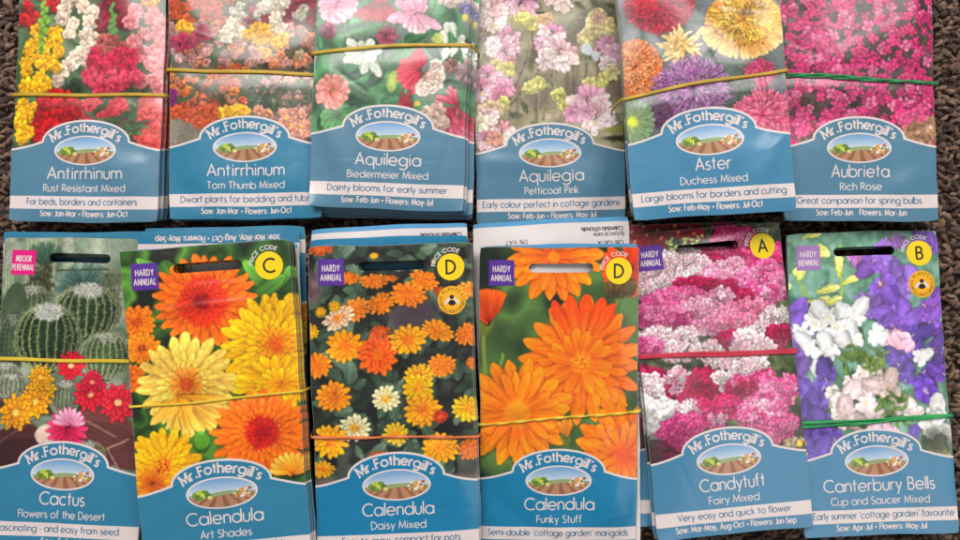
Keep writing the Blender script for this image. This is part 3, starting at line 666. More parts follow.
def pic_aub():
    p = Pic('AUB', (60, 44, 40)); p.fog([(44, 38, 34), (92, 66, 66), (60, 60, 44), (120, 80, 90)], 30, 11); rd = p.rng; p.z(775, 0, 4.151)
    for i in range(200): p.line(*(lambda x, y: (x, y, x+rd.uniform(-14, 14), y+rd.uniform(-14, 14)))(rd.uniform(10, 660), rd.uniform(-380, 620)), 4, rd.choice([(150, 140, 110), (96, 100, 66), (190, 160, 150)]))
    for i in range(860):
        x = rd.uniform(0, 665); y = -390+1030*(i/860.); 
        if rd.random() < .18: continue
        hz = .5 if (y > 110 and x < 480) else 0
        c = np.array((230, 56, 128))*rd.uniform(.82, 1.08)*(1-hz*.25)+hz*.25*np.array((240, 120, 160))
        if rd.random() < .2: c = np.array((240, 116, 164))
        X_, Y_ = p.P(x, y); p.flo(X_, Y_, p.Ln(rd.uniform(19, 26)), np.clip(c, 0, 255), mid=(240, 190, 120), dark=.34)
    p.z(775, 100, 4.151)
    for i in range(120): p.petal(rd.uniform(540, 680), rd.uniform(90, 170)-(0), rd.uniform(0, 360), 30, 24, (150, 110, 84), rd.choice([(206, 160, 124), (226, 184, 150), (176, 130, 100)]), pw=1.)
    for i in range(60): p.petal(rd.uniform(80, 150), rd.uniform(90, 170), rd.uniform(0, 360), 20, 14, (110, 80, 70), (150, 110, 90))
    for x, y in pts('110,60 90,100 130,120 120,90 100,140 600,40 540,90 570,60 520,80 600,70'): X_, Y_ = p.P(x, y); p.flo(X_, Y_, p.Ln(26), (232, 84, 140))
    return p.done()

def pic_cac():
    p = Pic('CAC', (120, 134, 118)); p.fog([(84, 100, 84), (140, 152, 134), (104, 118, 96), (160, 168, 150)], 60, 13); rd = p.rng; p.z(0, 220, 3.375)
    for x, w_, y0 in ((110, 44, 60), (180, 40, 50), (240, 34, 50), (40, 40, 90), (330, 50, 40)):
        p.line(x, y0, x-10, 280, w_, (136, 150, 122)); 
        for k in range(3): p.line(x-w_*.3+k*w_*.3, y0, x-10-w_*.3+k*w_*.3, 270, 4, (176, 186, 160), .6)
    for x, y, r in ((235, 60, 20), (330, 80, 30), (30, 90, 22), (238, 100, 20)):
        p.ell(x, y+30, r, r*2.2, 0, (190, 196, 176), (140, 150, 128), al=.8, soft=5)
        for i in range(70): p.petal(x+rd.uniform(-r, r), y+rd.uniform(0, r*3), rd.uniform(0, 360), 14, 3, (206, 206, 184), (220, 220, 200), vein=0, dark=.1, al=.7)
    for i in range(26): p.petal(150+rd.uniform(-8, 8), 150, 20+i*5.5, 78, 10, (56, 84, 66), (84, 112, 90))
    for i in range(200): p.petal(rd.uniform(110, 180), rd.uniform(150, 260), rd.uniform(0, 360), 18, 4, (70, 72, 44), rd.choice([(110, 112, 70), (150, 146, 100), (60, 60, 40)]), vein=0)
    for i in range(44): p.petal(285+rd.uniform(-8, 8), 235, -5+i*4.4, rd.uniform(70, 104), 11, (50, 80, 74), (96, 128, 116))
    for i in range(90): p.petal(rd.uniform(340, 410), rd.uniform(180, 300), rd.uniform(0, 360), 18, 4, (90, 90, 60), rd.choice([(150, 146, 100), (176, 170, 130)]), vein=0)
    p.line(372, 70, 374, 150, 4, (150, 160, 150)); p.line(200, 170, 372, 166, 5, (60, 66, 50)); 
    p.ell(110, 290, 80, 80, 0, (84, 104, 74), (60, 76, 54)); p.barrel(110, 300, 80, 82, 11, (86, 104, 76), (130, 140, 100), (220, 216, 190), 60)
    p.ell(50, 330, 50, 120, 0, (96, 110, 84), (70, 84, 60)); p.barrel(40, 420, 50, 110, 8, (80, 100, 74), (130, 140, 104), (200, 200, 170), 40)
    p.barrel(300, 310, 118, 92, 11, (50, 70, 40), (160, 168, 112), (234, 230, 204), 560)
    p.barrel(165, 400, 122, 116, 11, (42, 66, 34), (166, 176, 114), (238, 236, 208), 900, (246, 244, 230))
    p.barrel(365, 460, 96, 80, 12, (84, 112, 64), (176, 184, 140), (226, 226, 196), 60)
    p.barrel(20, 530, 60, 48, 10, (130, 140, 110), (190, 194, 164), (236, 234, 214), 60)
    p.z(0, 380, 3.375)
    p.ell(220, 90, 300, 30, 0, (60, 50, 40), soft=8)
    p.barrel(40, 20, 60, 40, 10, (130, 140, 110), (190, 194, 164), (236, 234, 214), 60); p.barrel(225, 60, 56, 60, 11, (110, 124, 96), (170, 176, 140), (230, 228, 206), 160)
    BR = (84, 46, 44)
    for t in ((0, 300, 240, 60, BR), (420, 130, 180, 90, (108, 66, 60))): pass
    p.ell(40, 210, 110, 52, 25, BR, soft=2); p.ell(60, 260, 130, 60, 15, (66, 34, 34), soft=2); p.ell(350, 160, 110, 70, -8, (112, 66, 62), soft=2); p.ell(400, 220, 120, 60, -30, (96, 56, 54), soft=2); p.ell(320, 260, 80, 50, 0, (84, 50, 46), soft=3)
    p.line(250, 105, 400, 190, 6, (150, 110, 96)); p.line(440, 200, 370, 230, 5, (170, 140, 120)); p.line(375, 230, 410, 300, 5, (160, 130, 110)); p.line(0, 210, 130, 130, 5, (120, 80, 70))
    p.ell(165, 182, 40, 34, 10, (222, 196, 180), soft=2)
    p.barrel(310, 245, 60, 40, 9, (110, 104, 70), (150, 140, 100), (214, 196, 160), 60)
    for i in range(16): p.petal(235, 165, i*22.5+5, 74, 20, (196, 20, 70), (236, 70, 120))
    for i in range(9): p.petal(240, 150, 10+i*20, 60, 18, (240, 130, 170), (246, 190, 206))
    def cf(x, y, r, c0, c1, cc):
        for k in range(3):
            for i in range(10): a_ = i*36+k*17+rd.uniform(-6, 6); p.petal(x, y, a_, r*(1.05-.2*k), r*.34, np.array(c0)*.88, c1, pw=.95, dark=.45)
        p.ell(x, y, r*.2, None, 0, cc, soft=3)
    cf(145, 25, 54, (240, 150, 10), (252, 190, 30), (236, 200, 90)); cf(125, 72, 56, (240, 140, 6), (252, 176, 20), (236, 200, 90)); cf(60, 108, 62, (240, 140, 6), (252, 178, 24), (240, 206, 110))
    cf(315, 45, 60, (190, 14, 40), (232, 44, 70), (240, 180, 120)); cf(405, 75, 66, (206, 20, 44), (240, 56, 74), (244, 190, 140))
    p.z(0, 220, 3.375); cf(245, 490, 50, (196, 10, 40), (236, 40, 60), (250, 200, 150)); cf(140, 530, 44, (244, 150, 10), (253, 186, 30), (240, 200, 90)); cf(320, 545, 40, (196, 10, 50), (226, 40, 80), (240, 150, 120))
    return p.done()

def pic_art():
    p = Pic('ART', (50, 76, 34)); p.fog([(28, 40, 22), (66, 104, 44), (40, 62, 30), (96, 146, 60), (30, 34, 24)], 80, 17); rd = p.rng; p.z(115, 230, 3.375)
    for a in ((160, 140, 150, 70), (500, 190, 120, 80), (560, 190, 60, 60), (480, 220, 30, 90), (130, 330, 200, 60), (380, 360, 10, 60), (160, 100, -60, 90)): p.leaf(a[0], a[1], a[2], a[3]*1.3, a[3]*.6, (86, 140, 54), (120, 178, 80))
    p.daisy(75, 310, 70, 14, 3, (226, 90, 6), (250, 140, 16), (160, 60, 10), .2, sq=.9); p.daisy(90, 400, 70, 16, 3, (236, 104, 6), (252, 150, 20), (140, 60, 10), .2, sq=.8); p.daisy(60, 500, 50, 14, 2, (220, 90, 10), (246, 130, 20), (160, 70, 10))
    p.daisy(305, 240, 186, 26, 4, (226, 60, 10), (248, 126, 28), (150, 26, 20), .16, sq=.93, inner=.4)
    p.daisy(300, 238, 96, 22, 3, (206, 30, 20), (234, 74, 30), (140, 14, 20), .3, inner=.45)
    p.daisy(540, 390, 192, 24, 5, (236, 140, 6), (252, 198, 22), (226, 120, 20), .18, inner=.35)
    p.daisy(545, 385, 70, 18, 3, (226, 110, 10), (246, 170, 40), (206, 90, 20), .4, inner=.5)
    p.daisy(245, 515, 176, 22, 4, (238, 164, 40), (250, 212, 108), (220, 110, 40), .26, inner=.42)
    p.daisy(245, 515, 60, 18, 2, (222, 110, 30), (244, 170, 70), (196, 84, 30), .4)
    p.z(115, 380, 3.375)
    for i in range(22): p.petal(245+rd.uniform(-30, 30), 50, 200+i*7, 140, 30, (226, 150, 30), (250, 208, 104))
    p.leaf(300, 240, 90, 70, 60, (70, 120, 40), (120, 180, 70)); p.ell(300, 205, 26, 24, 0, (96, 150, 50))
    p.daisy(560, 10, 170, 22, 2, (236, 140, 6), (252, 200, 30), (226, 120, 20), .01, sq=.6)
    p.daisy(500, 180, 176, 26, 4, (222, 70, 6), (250, 130, 16), (170, 20, 20), .2, sq=.92, inner=.42)
    p.daisy(500, 175, 62, 20, 3, (180, 20, 16), (220, 50, 30), (150, 10, 26), .4, inner=.5)
    p.daisy(165, 290, 140, 20, 4, (240, 140, 4), (253, 190, 16), (206, 90, 10), .16, sq=1.0, inner=.45)
    for i in range(14): p.petal(130, 350, i*26, 60, 12, (190, 80, 10), (236, 140, 30))
    for i in range(10): p.petal(600, 320, 20+i*16, 80, 22, (236, 130, 10), (250, 200, 90))
    return p.done()

def pic_dai():
    p = Pic('DAI', (36, 36, 32)); p.fog([(20, 20, 20), (48, 52, 46), (28, 28, 26), (72, 78, 70)], 50, 19); rd = p.rng; p.z(300, 220, 3.374)
    for i in range(210):
        ll = rd.uniform(44, 86); p.leaf(rd.uniform(10, 620), rd.uniform(80, 860), rd.uniform(0, 360), ll, ll*.55, rd.choice([(84, 106, 82), (112, 134, 112), (62, 80, 62), (74, 92, 76)]), None)
    p.ell(380, 315, 90, 50, 20, (78, 66, 72), soft=16); p.ell(40, 230, 30, 50, 0, (150, 100, 120), al=.6, soft=14)
    O0, O1, Y1, CR_ = (228, 100, 10), (250, 146, 24), (252, 196, 30), (244, 224, 160)
    def d(x, y, r, c0=O0, c1=O1, cc=(214, 110, 16), sq=.9, rows=2, t=0): p.daisy(x, y, r*1.05, 14, rows, np.array(c0)*.9, c1, cc, .27, sq=sq, tilt=t, inner=.66, notch=.2, wf=1.15)
    d(65, 98, 46, (170, 70, 20), (206, 96, 30), sq=.5); p.ell(250, 118, 14, 10, 20, (226, 160, 20)); p.ell(450, 140, 8, 6, 0, (230, 170, 30))
    d(165, 195, 38, sq=.55); d(250, 205, 50, sq=.5); d(420, 200, 54, sq=.6, t=-20); d(300, 195, 30, sq=.4)
    d(272, 280, 50, sq=.75, t=20); d(365, 250, 66, sq=.68, t=-8); d(190, 300, 50, O0, (250, 156, 60), sq=.8, t=40); d(130, 330, 58, (226, 150, 110), (246, 214, 180), sq=.6, t=30); d(70, 310, 20, (240, 180, 10), Y1); d(118, 290, 22, (240, 180, 10), Y1); d(575, 235, 50, O0, (252, 180, 80), sq=.6); d(480, 240, 30, (170, 70, 10), (206, 100, 30), sq=.6)
    d(150, 425, 66, (236, 130, 10), (252, 160, 20), sq=.85); d(262, 450, 72, (220, 70, 10), (244, 110, 30), sq=1., rows=3); d(272, 375, 36, (214, 70, 10), (240, 110, 40), sq=.6)
    d(365, 402, 66, (240, 140, 10), (253, 178, 30), sq=.78); d(465, 370, 60, (236, 130, 10), (250, 160, 30), sq=.6, t=-20); d(565, 385, 44, sq=.9); d(480, 490, 52, (230, 100, 20), (250, 150, 40), sq=.8); d(400, 525, 52, (240, 150, 10), (253, 190, 30)); d(60, 490, 50, O0, (250, 150, 30)); d(35, 375, 30, (240, 140, 10), Y1); d(590, 480, 28)
    p.z(300, 380, 3.374)
    d(115, 55, 62, (236, 120, 10), (252, 160, 30)); d(400, 25, 56, (240, 160, 10), (253, 200, 30), (226, 140, 10)); d(290, 60, 50, (236, 206, 120), (250, 236, 190), (226, 150, 30)); d(415, 100, 68, (236, 130, 10), (253, 176, 30), sq=.85); d(565, 95, 54, (242, 170, 10), (253, 206, 40), (230, 150, 20))
    d(185, 160, 56, (240, 216, 130), (252, 242, 200), (230, 160, 30), sq=.85); d(325, 180, 46, (240, 170, 20), (253, 210, 70), (214, 130, 10)); d(100, 205, 66, (238, 140, 6), (253, 184, 24), (220, 120, 10), sq=.85); d(475, 225, 66, (240, 140, 10), (253, 180, 30), (230, 130, 10), sq=.8); d(575, 230, 44, O0, (250, 140, 30)); d(75, 300, 44, (240, 150, 10), (253, 190, 30), sq=.7); d(270, 250, 36, (190, 80, 20), (220, 110, 40), sq=.4); d(475, 120, 26, (200, 50, 20), (230, 80, 30))
    p.ell(75, 345, 70, 16, 0, (120, 100, 90), al=.8, soft=6); p.ell(560, 320, 60, 12, 0, (110, 92, 84), al=.8, soft=6); p.ell(570, 290, 40, 26, 0, (50, 46, 44), al=.6, soft=8)
    return p.done()

def pic_fun():
    p = Pic('FUN', (70, 96, 50)); p.fog([(48, 66, 40), (96, 128, 70), (70, 92, 54), (30, 40, 28)], 110, 23); rd = p.rng; p.z(465, 220, 3.374)
    p.line(60, 380, 70, 560, 14, (130, 140, 70)); p.line(130, 450, 100, 560, 10, (120, 150, 70)); p.line(512, 255, 505, 330, 12, (130, 130, 60))
    p.ell(60, 340, 36, 50, 0, (110, 120, 50), soft=4)
    for i in range(16): p.petal(75, 350, 60+i*5, 120, 24, (226, 70, 20), (246, 110, 30))
    def big(x, y, r, n, rows, c0=(226, 92, 4), c1=(255, 142, 14), cc=(250, 150, 30), cr=.2, sq=1., t=0, inner=.75): p.daisy(x, y, r, n, rows, c0, c1, cc, cr, sq=sq, tilt=t, inner=inner, wf=1.22, rand=.1, notch=.25, cdots=False)
    big(300, 120, 172, 18, 2, sq=.95, cr=.12)
    for a in range(0, 1): pass
    for i in range(24): p.petal(560, 160, 100-i*14, 100, 34, (222, 60, 20), (240, 90, 30))
    p.ell(525, 225, 56, 40, 5, (110, 76, 40), (84, 80, 40), soft=3)
    for i in range(30): p.petal(480+i*3.2, 250+rd.uniform(-10, 10), 90+rd.uniform(-15, 15), 50, 5, (90, 70, 34), (150, 110, 60), vein=0)
    big(392, 474, 222, 20, 2, (232, 84, 4), (255, 136, 12), (252, 156, 20), .2)
    for a in (85, 100, 70, 60, 115): p.petal(390+80*math.cos(math.radians(a)), 470-80*math.sin(math.radians(a)), a, 140, 44, (248, 120, 10), (240, 76, 14))
    p.daisy(390, 478, 118, 15, 1, (246, 108, 6), (254, 140, 16), (252, 150, 30), .3, cdots=False)
    for q in ((390, 478, 40), ):
        for i in range(90): a_ = rd.uniform(0, 6.28); r_ = rd.uniform(4, q[2]); p.ell(q[0]+r_*math.cos(a_), q[1]+r_*math.sin(a_), 3.4, None, 0, rd.choice([(255, 180, 40), (236, 120, 10), (214, 100, 10)]))
    p.z(465, 380, 3.374)
    big(175, 110, 196, 19, 2, (230, 100, 4), (255, 150, 20), (230, 150, 40), .24, sq=1.0)
    big(535, 250, 180, 16, 4, (238, 96, 4), (253, 140, 16), (220, 90, 20), .16, inner=.5)
    p.ell(340, 180, 18, 40, 0, (120, 130, 60), al=.7, soft=4)
    for a, l in ((120, 60), (100, 70), (80, 60)): p.petal(345, 190, a, l, 24, (200, 120, 30), (230, 150, 50))
    return p.done()

def pic_can():
    p = Pic('CAN', (60, 70, 50)); p.fog([(36, 38, 30), (84, 100, 60), (52, 50, 44), (110, 128, 80)], 50, 29); rd = p.rng; p.z(625, 220, 3.374)
    WH, LP, MP, DP = [(246, 214, 218), (252, 236, 232), (244, 196, 206)], [(244, 166, 194), (250, 196, 212), (240, 150, 184)], [(234, 104, 160), (220, 80, 144), (242, 134, 178)], [(196, 10, 90), (214, 30, 104), (176, 10, 76)]
    for i in range(120): p.petal(rd.uniform(10, 560), rd.uniform(10, 150), rd.uniform(60, 120), 60, 6, (80, 100, 60), rd.choice([(140, 160, 100), (96, 110, 70), (60, 70, 50)]), vein=0)
    for x, y, r in ((70, 50, 44), (120, 60, 36), (230, 45, 40), (30, 70, 34), (180, 40, 30)): p.ruff(x, y, r, (150, 40, 50)); p.ell(x, y, 6, None, 0, (226, 140, 80))
    for i in range(60): p.petal(rd.uniform(130, 260), rd.uniform(60, 150), rd.uniform(0, 360), 14, 10, (150, 170, 90), (200, 214, 150))
    def cl(t, r, cols, n=28, fr=.26):
        fr = fr*1.22; n = int(n*.72)
        for x, y in pts(t): p.cluster(x, y, r*rd.uniform(1., 1.2), cols, int(n*1.3), fr*.86, sq=.62)
    cl('345,60 400,120 330,90 380,60 460,150 500,110 520,150', 56, [(216, 40, 110), (232, 90, 150)], 26)
    cl('250,120 300,140', 34, DP, 18)
    cl('60,200 110,180 160,160 200,140 230,150 90,230 150,210 40,240 200,190 120,140', 56, WH, 40, .2)
    cl('300,180 350,160 380,190 330,200 290,200', 52, LP, 34)
    cl('400,210 450,200 430,240 480,170 500,200 510,240 470,250', 54, MP+LP[:1], 34)
    cl('200,230 320,230 350,250 390,260 270,230 240,220', 44, DP, 30); p.cluster(322, 255, 44, LP, 24)
    cl('120,280 170,270 90,300 210,260 150,310', 54, MP, 36)
    cl('260,310 300,330 230,350 240,300 280,350', 56, LP, 36); cl('370,320 420,300 340,340 400,350', 60, [(236, 120, 160), (242, 150, 180)], 34)
    cl('90,340 130,350 170,330 70,320', 46, MP[1:], 30)
    cl('110,390 160,400 200,390 130,420 170,440 80,400', 52, WH, 36, .22); cl('480,350 510,320 450,370 500,380', 50, WH, 30, .24)
    cl('330,410 360,400', 40, DP, 24); cl('510,400 500,420 520,380', 44, DP, 28); cl('60,430 90,430', 46, MP, 24)
    cl('290,450 330,470 270,430', 46, WH, 20, .3); cl('420,440 400,410 450,430', 56, WH, 26, .28); cl('430,490 400,500', 50, WH, 24, .28)
    p.z(625, 380, 3.374)
    cl('130,20 160,0 100,-10 110,30 60,-20', 50, DP, 26, .3); cl('200,30 180,-10 230,10', 46, WH+LP, 24); cl('270,30 240,60 320,50 300,20 260,0', 60, DP, 36); cl('70,10 90,30 40,30', 48, WH, 20, .32)
    cl('350,10 330,-10', 40, WH, 18, .3); cl('430,30 460,0 400,60 390,20', 54, DP+MP, 36); cl('500,40 530,20 520,70 480,70', 56, MP+LP[:1], 34); cl('310,100 340,90 270,120 250,100', 60, [(226, 30, 110), (236, 70, 140)], 40); cl('310,130', 36, LP, 22)
    cl('440,130 480,100 490,150 420,120', 58, MP+LP, 40); cl('520,180 500,190 540,150', 50, MP, 34); cl('110,120 100,150 140,110 90,110', 60, [(246, 240, 236), (250, 248, 244)], 14, .42); cl('205,105', 48, WH, 24)
    cl('190,160 180,200 160,180 210,150', 56, [(222, 96, 150), (206, 70, 130)], 44, .22); cl('140,250 120,230 150,270 100,260', 36, [(140, 24, 74), (110, 30, 60)], 24)
    p.ell(80, 240, 50, 60, 0, (70, 66, 62), al=.6, soft=12); cl('560,215 575,205', 24, [(236, 214, 170)], 12); p.ell(590, 215, 10, None, 0, (220, 180, 60), soft=3)
    return p.done()

def pic_cbe():
    p = Pic('CBE', (96, 140, 120)); p.fog([(60, 100, 78), (122, 162, 142), (84, 124, 98), (140, 176, 160)], 50, 31); rd = p.rng; p.z(770, 220, 3.374)
    for i in range(120): p.ell(rd.uniform(60, 560), rd.uniform(30, 330), rd.uniform(12, 22), rd.uniform(9, 15), rd.uniform(0, 180), rd.choice([(108, 152, 132), (84, 128, 104), (134, 172, 152)]), al=.6, soft=4)
    YG, VI, WHt, PKt, DV = (222, 220, 110), (150, 112, 200), (246, 244, 242), (246, 212, 210), (116, 90, 178)
    p.line(230, 90, 235, 300, 9, (150, 170, 80)); p.line(95, 200, 120, 280, 8, (140, 160, 70))
    for x, y, a, l, w_ in ((110, 60, 20, 76, 30), (160, 80, -60, 50, 30), (150, 120, 10, 50, 26), (225, 190, 85, 76, 30), (235, 215, 20, 66, 28), (150, 240, 10, 80, 32), (120, 280, 5, 90, 34), (175, 285, 20, 70, 30), (95, 200, 90, 44, 40), (50, 240, 60, 30, 20)): p.petal(x, y, a, l, w_, (196, 200, 80), (236, 230, 150))
    def B(t, r, c, mid=None):
        for x, y in pts(t):
            if c[0] > 230 and rd.random() < .34: continue
            if c[0] > 230: p.leaf(x+rd.uniform(-30, 30), y+rd.uniform(-20, 40), rd.uniform(0, 360), 44, 18, (76, 104, 66))
            p.cup(x, y, r*rd.uniform(.78, .98), rd.choice([rd.uniform(-130, -50), rd.uniform(-170, -10), rd.uniform(20, 160)]), np.clip(np.array(c)*rd.uniform(.9, 1.08), 0, 255), mid)
    for i in range(40): ll = rd.uniform(30, 60); p.leaf(rd.uniform(60, 580), rd.uniform(300, 900), rd.uniform(0, 360), ll, ll*.45, rd.choice([(80, 110, 60), (60, 84, 60), (110, 140, 70)]))
    B('500,60 540,80 520,100', 34, (126, 90, 176)); B('280,130 300,135', 26, (190, 120, 190)); B('400,85 430,70', 30, (170, 120, 200)); B('390,150 430,190 360,120', 42, VI); B('440,240 480,200', 40, VI)
    B('330,155', 46, (150, 100, 200), (110, 60, 130)); B('385,235', 48, (140, 96, 204), (120, 80, 70)); B('320,280 350,300', 40, VI); B('400,320 450,310 390,360 470,340 430,370', 42, (140, 98, 198))
    B('530,300 560,270 560,370 545,330', 34, (140, 90, 190)); B('90,320 80,350', 44, (136, 98, 196)); B('150,360 180,380', 34, (130, 96, 180)); B('480,410 500,380 490,450', 38, (112, 84, 174)); B('560,420 575,460', 30, (110, 80, 160))
    B('150,330 180,320 100,390 120,420 250,330 290,310 260,360 320,340 270,390 230,380 340,380 300,400 190,430 170,470 230,480 210,440 370,390 100,460', 46, WHt, (214, 214, 190)); B('510,460 520,430', 34, WHt)
    p.bell(435, 410, 46, -60, (244, 186, 204), (230, 150, 180)); 
    for x, y, a, l in ((430, 440, 60, 70), (430, 440, 90, 60), (430, 440, 110, 60), (430, 440, 30, 60)): p.petal(x, y, a, l, 50, (238, 170, 190), (246, 196, 212))
    B('90,470 70,450 95,510', 44, VI); B('190,500 180,520', 36, DV); B('340,510 390,530 320,520', 40, (240, 224, 206)); B('440,480 420,470 460,520', 36, DV); B('530,530 570,510', 36, (120, 76, 180)); p.leaves(24, (240, 420, 380, 500), [(130, 160, 70), (96, 130, 60)], (26, 50), .35)
    p.z(770, 380, 3.374)
    B('160,50 120,40 200,60 140,80', 44, (130, 100, 200), (90, 60, 150)); B('110,120 170,130 150,190 110,180 200,180 130,230 170,240', 40, (106, 80, 168)); B('220,60 230,90', 42, (246, 236, 220)); B('270,30 300,20 260,60', 48, PKt); B('370,20 400,10', 44, (244, 214, 206)); B('330,90', 50, (246, 206, 206), (236, 190, 150)); B('250,110 270,130', 44, PKt); B('460,50 470,100 430,80', 46, (240, 214, 208)); p.bell(520, 30, 50, -60, (118, 76, 190), (220, 210, 230)); B('560,100 540,150 590,130 570,170', 44, (244, 240, 232)); B('400,170 430,165 300,170 350,165', 34, (240, 196, 214)); B('560,220 580,250', 30, (150, 150, 110)); B('480,180', 30, DV)
    p.leaves(24, (370, 50, 440, 130), [(110, 150, 60), (90, 130, 50)], (26, 44), .3); p.ell(560, 200, 50, 40, 0, (50, 60, 40), al=.55, soft=12)
    for x, y in pts('105,215 110,250'): p.ell(x, y, 12, 8, 0, (220, 200, 60), soft=3)
    return p.done()
PICS = dict(RRM=pic_rrm, TT=pic_tt, ABM=pic_abm, PP=pic_pp, AST=pic_ast, AUB=pic_aub, CAC=pic_cac, ART=pic_art, DAI=pic_dai, FUN=pic_fun, CAN=pic_can, CBE=pic_cbe)
AMB = .26
LAMPS = [('window_light', (-.35, .95, 1.2), (0, .05, 0), .9, .75, 19, (1, .975, .95)),
         ('added_strip_light', (.75, 1.0, 1.2), (0, .05, 0), .5, .75, 9, (1, .98, .96)),  # added strip lamp that breaks the window's reflection into patches
         ('room_light', (.9, -.5, 1.5), (0, 0, 0), .8, .8, 3, (1, .95, .9))]
# ------------------------------------------------------------------ the printed emblem: garden in an oval
def emblem_col(x, y):
    r = np.random.default_rng(5); n = len(x); c = np.zeros((n, 3))
    sky0, sky1 = c3((120, 164, 206)), c3((214, 222, 230)); soil, soil2 = c3((196, 140, 104)), c3((150, 96, 66))
    t = np.clip((y+.1)/1.0, 0, 1)[:, None]; c[:] = sky1*(1-t)+sky0*t
    hill = .02+.10*np.sin(x*3+1)
    m = y < hill; c[m] = c3((150, 168, 110))
    m = y < -.18+.05*np.sin(x*9); c[m] = (soil*.95)
    fur = np.sin((x/(.35-y*.9))*16); m2 = m & (fur > .35); c[m2] = soil2
    for bx, by, br, cc in [(-.78, -.02, .12, (110, 140, 50)), (-.64, .08, .15, (170, 186, 60)), (-.48, .05, .15, (96, 130, 46)), (-.56, -.12, .13, (190, 196, 76)), (-.72, -.18, .12, (90, 120, 44)), (-.4, -.1, .12, (84, 114, 42)), (-.35, -.26, .09, (206, 196, 120)), (-.6, -.32, .1, (120, 130, 60))]:
        d = np.hypot((x-bx)*1.3, (y-by)*.62); m = d < br; c[m] = c3(cc)*(.75+.5*np.abs(np.sin((x[m]-bx)*46)))[:, None]
    for i in range(46):
        bx, by = r.uniform(.38, .86), r.uniform(-.38, .22); cc = [(226, 140, 60), (240, 226, 214), (150, 110, 170), (176, 90, 60), (236, 190, 90), (120, 130, 70)][r.integers(6)]
        m = np.hypot((x-bx)*1.2, (y-by)*.6) < r.uniform(.03, .07); c[m] = c3(cc)
    return lin(np.clip(c, 0, 1))

BAND_INK = {}
TEXT = {  # name, width, variety, width, strapline, width, season, width, strapline centre u
'RRM': ('Antirrhinum', .503, 'Rust Resistant Mixed', .55, 'For beds, borders and containers', .736, 'Sow: Jan-Mar * Flowers: Jun-Oct', .584, .49),
'TT': ('Antirrhinum', .503, 'Tom Thumb Mixed', .505, 'Dwarf plants for bedding and tubs', .845, 'Sow: Jan-Mar * Flowers: Jun-Oct', .59, .50),
'ABM': ('Aquilegia', .42, 'Biedermeier Mixed', .52, 'Dainty blooms for early summer', .774, 'Sow: Feb-Jun * Flowers: May-Jul', .59, .505),
'PP': ('Aquilegia', .426, 'Petticoat Pink', .356, 'Early colour perfect in cottage gardens', .914, 'Sow: Feb-Jun * Flowers: May-Jul', .587, .5),
'AST': ('Aster', .212, 'Duchess Mixed', .406, 'Large blooms for borders and cutting', .886, 'Sow: Feb-May * Flowers: Jul-Oct', .574, .5),
'AUB': ('Aubrieta', .37, 'Rich Rose', .26, 'Great companion for spring bulbs', .80, 'Sow: Feb-Jun   Flowers: Mar-Jun', .577, .49),
'CAC': ('Cactus', .289, 'Flowers of the Desert', .56, 'Fascinating - and easy from seed', .788, 'Sow: Feb-Jul', .25, .48),
'ART': ('Calendula', .448, 'Art Shades', .30, 'Easy to grow and colourful', .62, 'Sow: Mar-May, Aug-Oct * Flowers: May-Sep', .765, .52),
'DAI': ('Calendula', .435, 'Daisy Mixed', .334, 'Easy to grow, compact for pots', .724, 'Sow: Mar-May, Aug-Oct * Flowers: May-Sep', .765, .52),
'FUN': ('Calendula', .438, 'Funky Stuff', .285, 'Semi-double `cottage garden\' marigolds', .89, 'Sow: Mar-May, Aug-Oct * Flowers: May-Sep', .765, .5),
'CAN': ('Candytuft', .417, 'Fairy Mixed', .32, 'Very easy and quick to flower', .72, 'Sow: Mar-May, Aug-Oct * Flowers: Jun-Sep', .765, .5),
'CBE': ('Canterbury Bells', .717, 'Cup and Saucer Mixed', .64, 'Early summer `cottage garden\' favourite', .906, 'Sow: Apr-Jul * Flowers: May-Jul', .58, .52)}
PRICE = dict(ART='C', DAI='D', FUN='D', CAN='A', CBE='B')
CATG = dict(CAC=('INDOOR', 'PERENNIAL', 'magenta'), ART=('HARDY', 'ANNUAL', 'purple'), DAI=('HARDY', 'ANNUAL', 'purple'), FUN=('HARDY', 'ANNUAL', 'purple'), CAN=('HARDY', 'ANNUAL', 'purple'), CBE=('HARDY', 'BIENNIAL', 'lilac'))
# rubber bands: ends on the front of the top packet (photo pixels), colour, sag, twisted?, second strand offset
RB = {
'RRM': ((19, 95.5), (167, 95.5), 0), 'TT': ((169, 70.5), (316, 75), 0), 'ABM': ((316, 53.5), (468, 45.5), .0012),
'AST': ((622, 99.5), (785, 71), .001), 'AUB': ((781, 74), (932, 84), 0), 'CAC': ((0, 359), (150, 362), 0),
'ART': ((132, 407), (304, 390), -.0006), 'DAI': ((311, 437), (479, 436), 0), 'FUN': ((479, 424), (639, 411), 0),
'CAN': ((634, 357), (786, 351.5), 0), 'CBE': ((798, 425.5), (949, 416), 0)}
def rb_line(key):
    if key not in RB: return None
    a = POSES[key].uv(*RB[key][0]); b = POSES[key].uv(*RB[key][1]); return (a, b)

def straight(cx, v):  return lambda x, y: (cx+x, v+y)
def on_arc(cu, cv, R, mid=90.):
    def f(x, y):
        a = math.radians(mid)-x/R; return cu+(R+y)*math.cos(a), cv+(R+y)*math.sin(a)
    return f
def on_arc_low(cu, cv, R):
    def f(x, y):
        a = math.radians(-90)+x/R; return cu+(R-y)*math.cos(a), cv+(R-y)*math.sin(a)
    return f

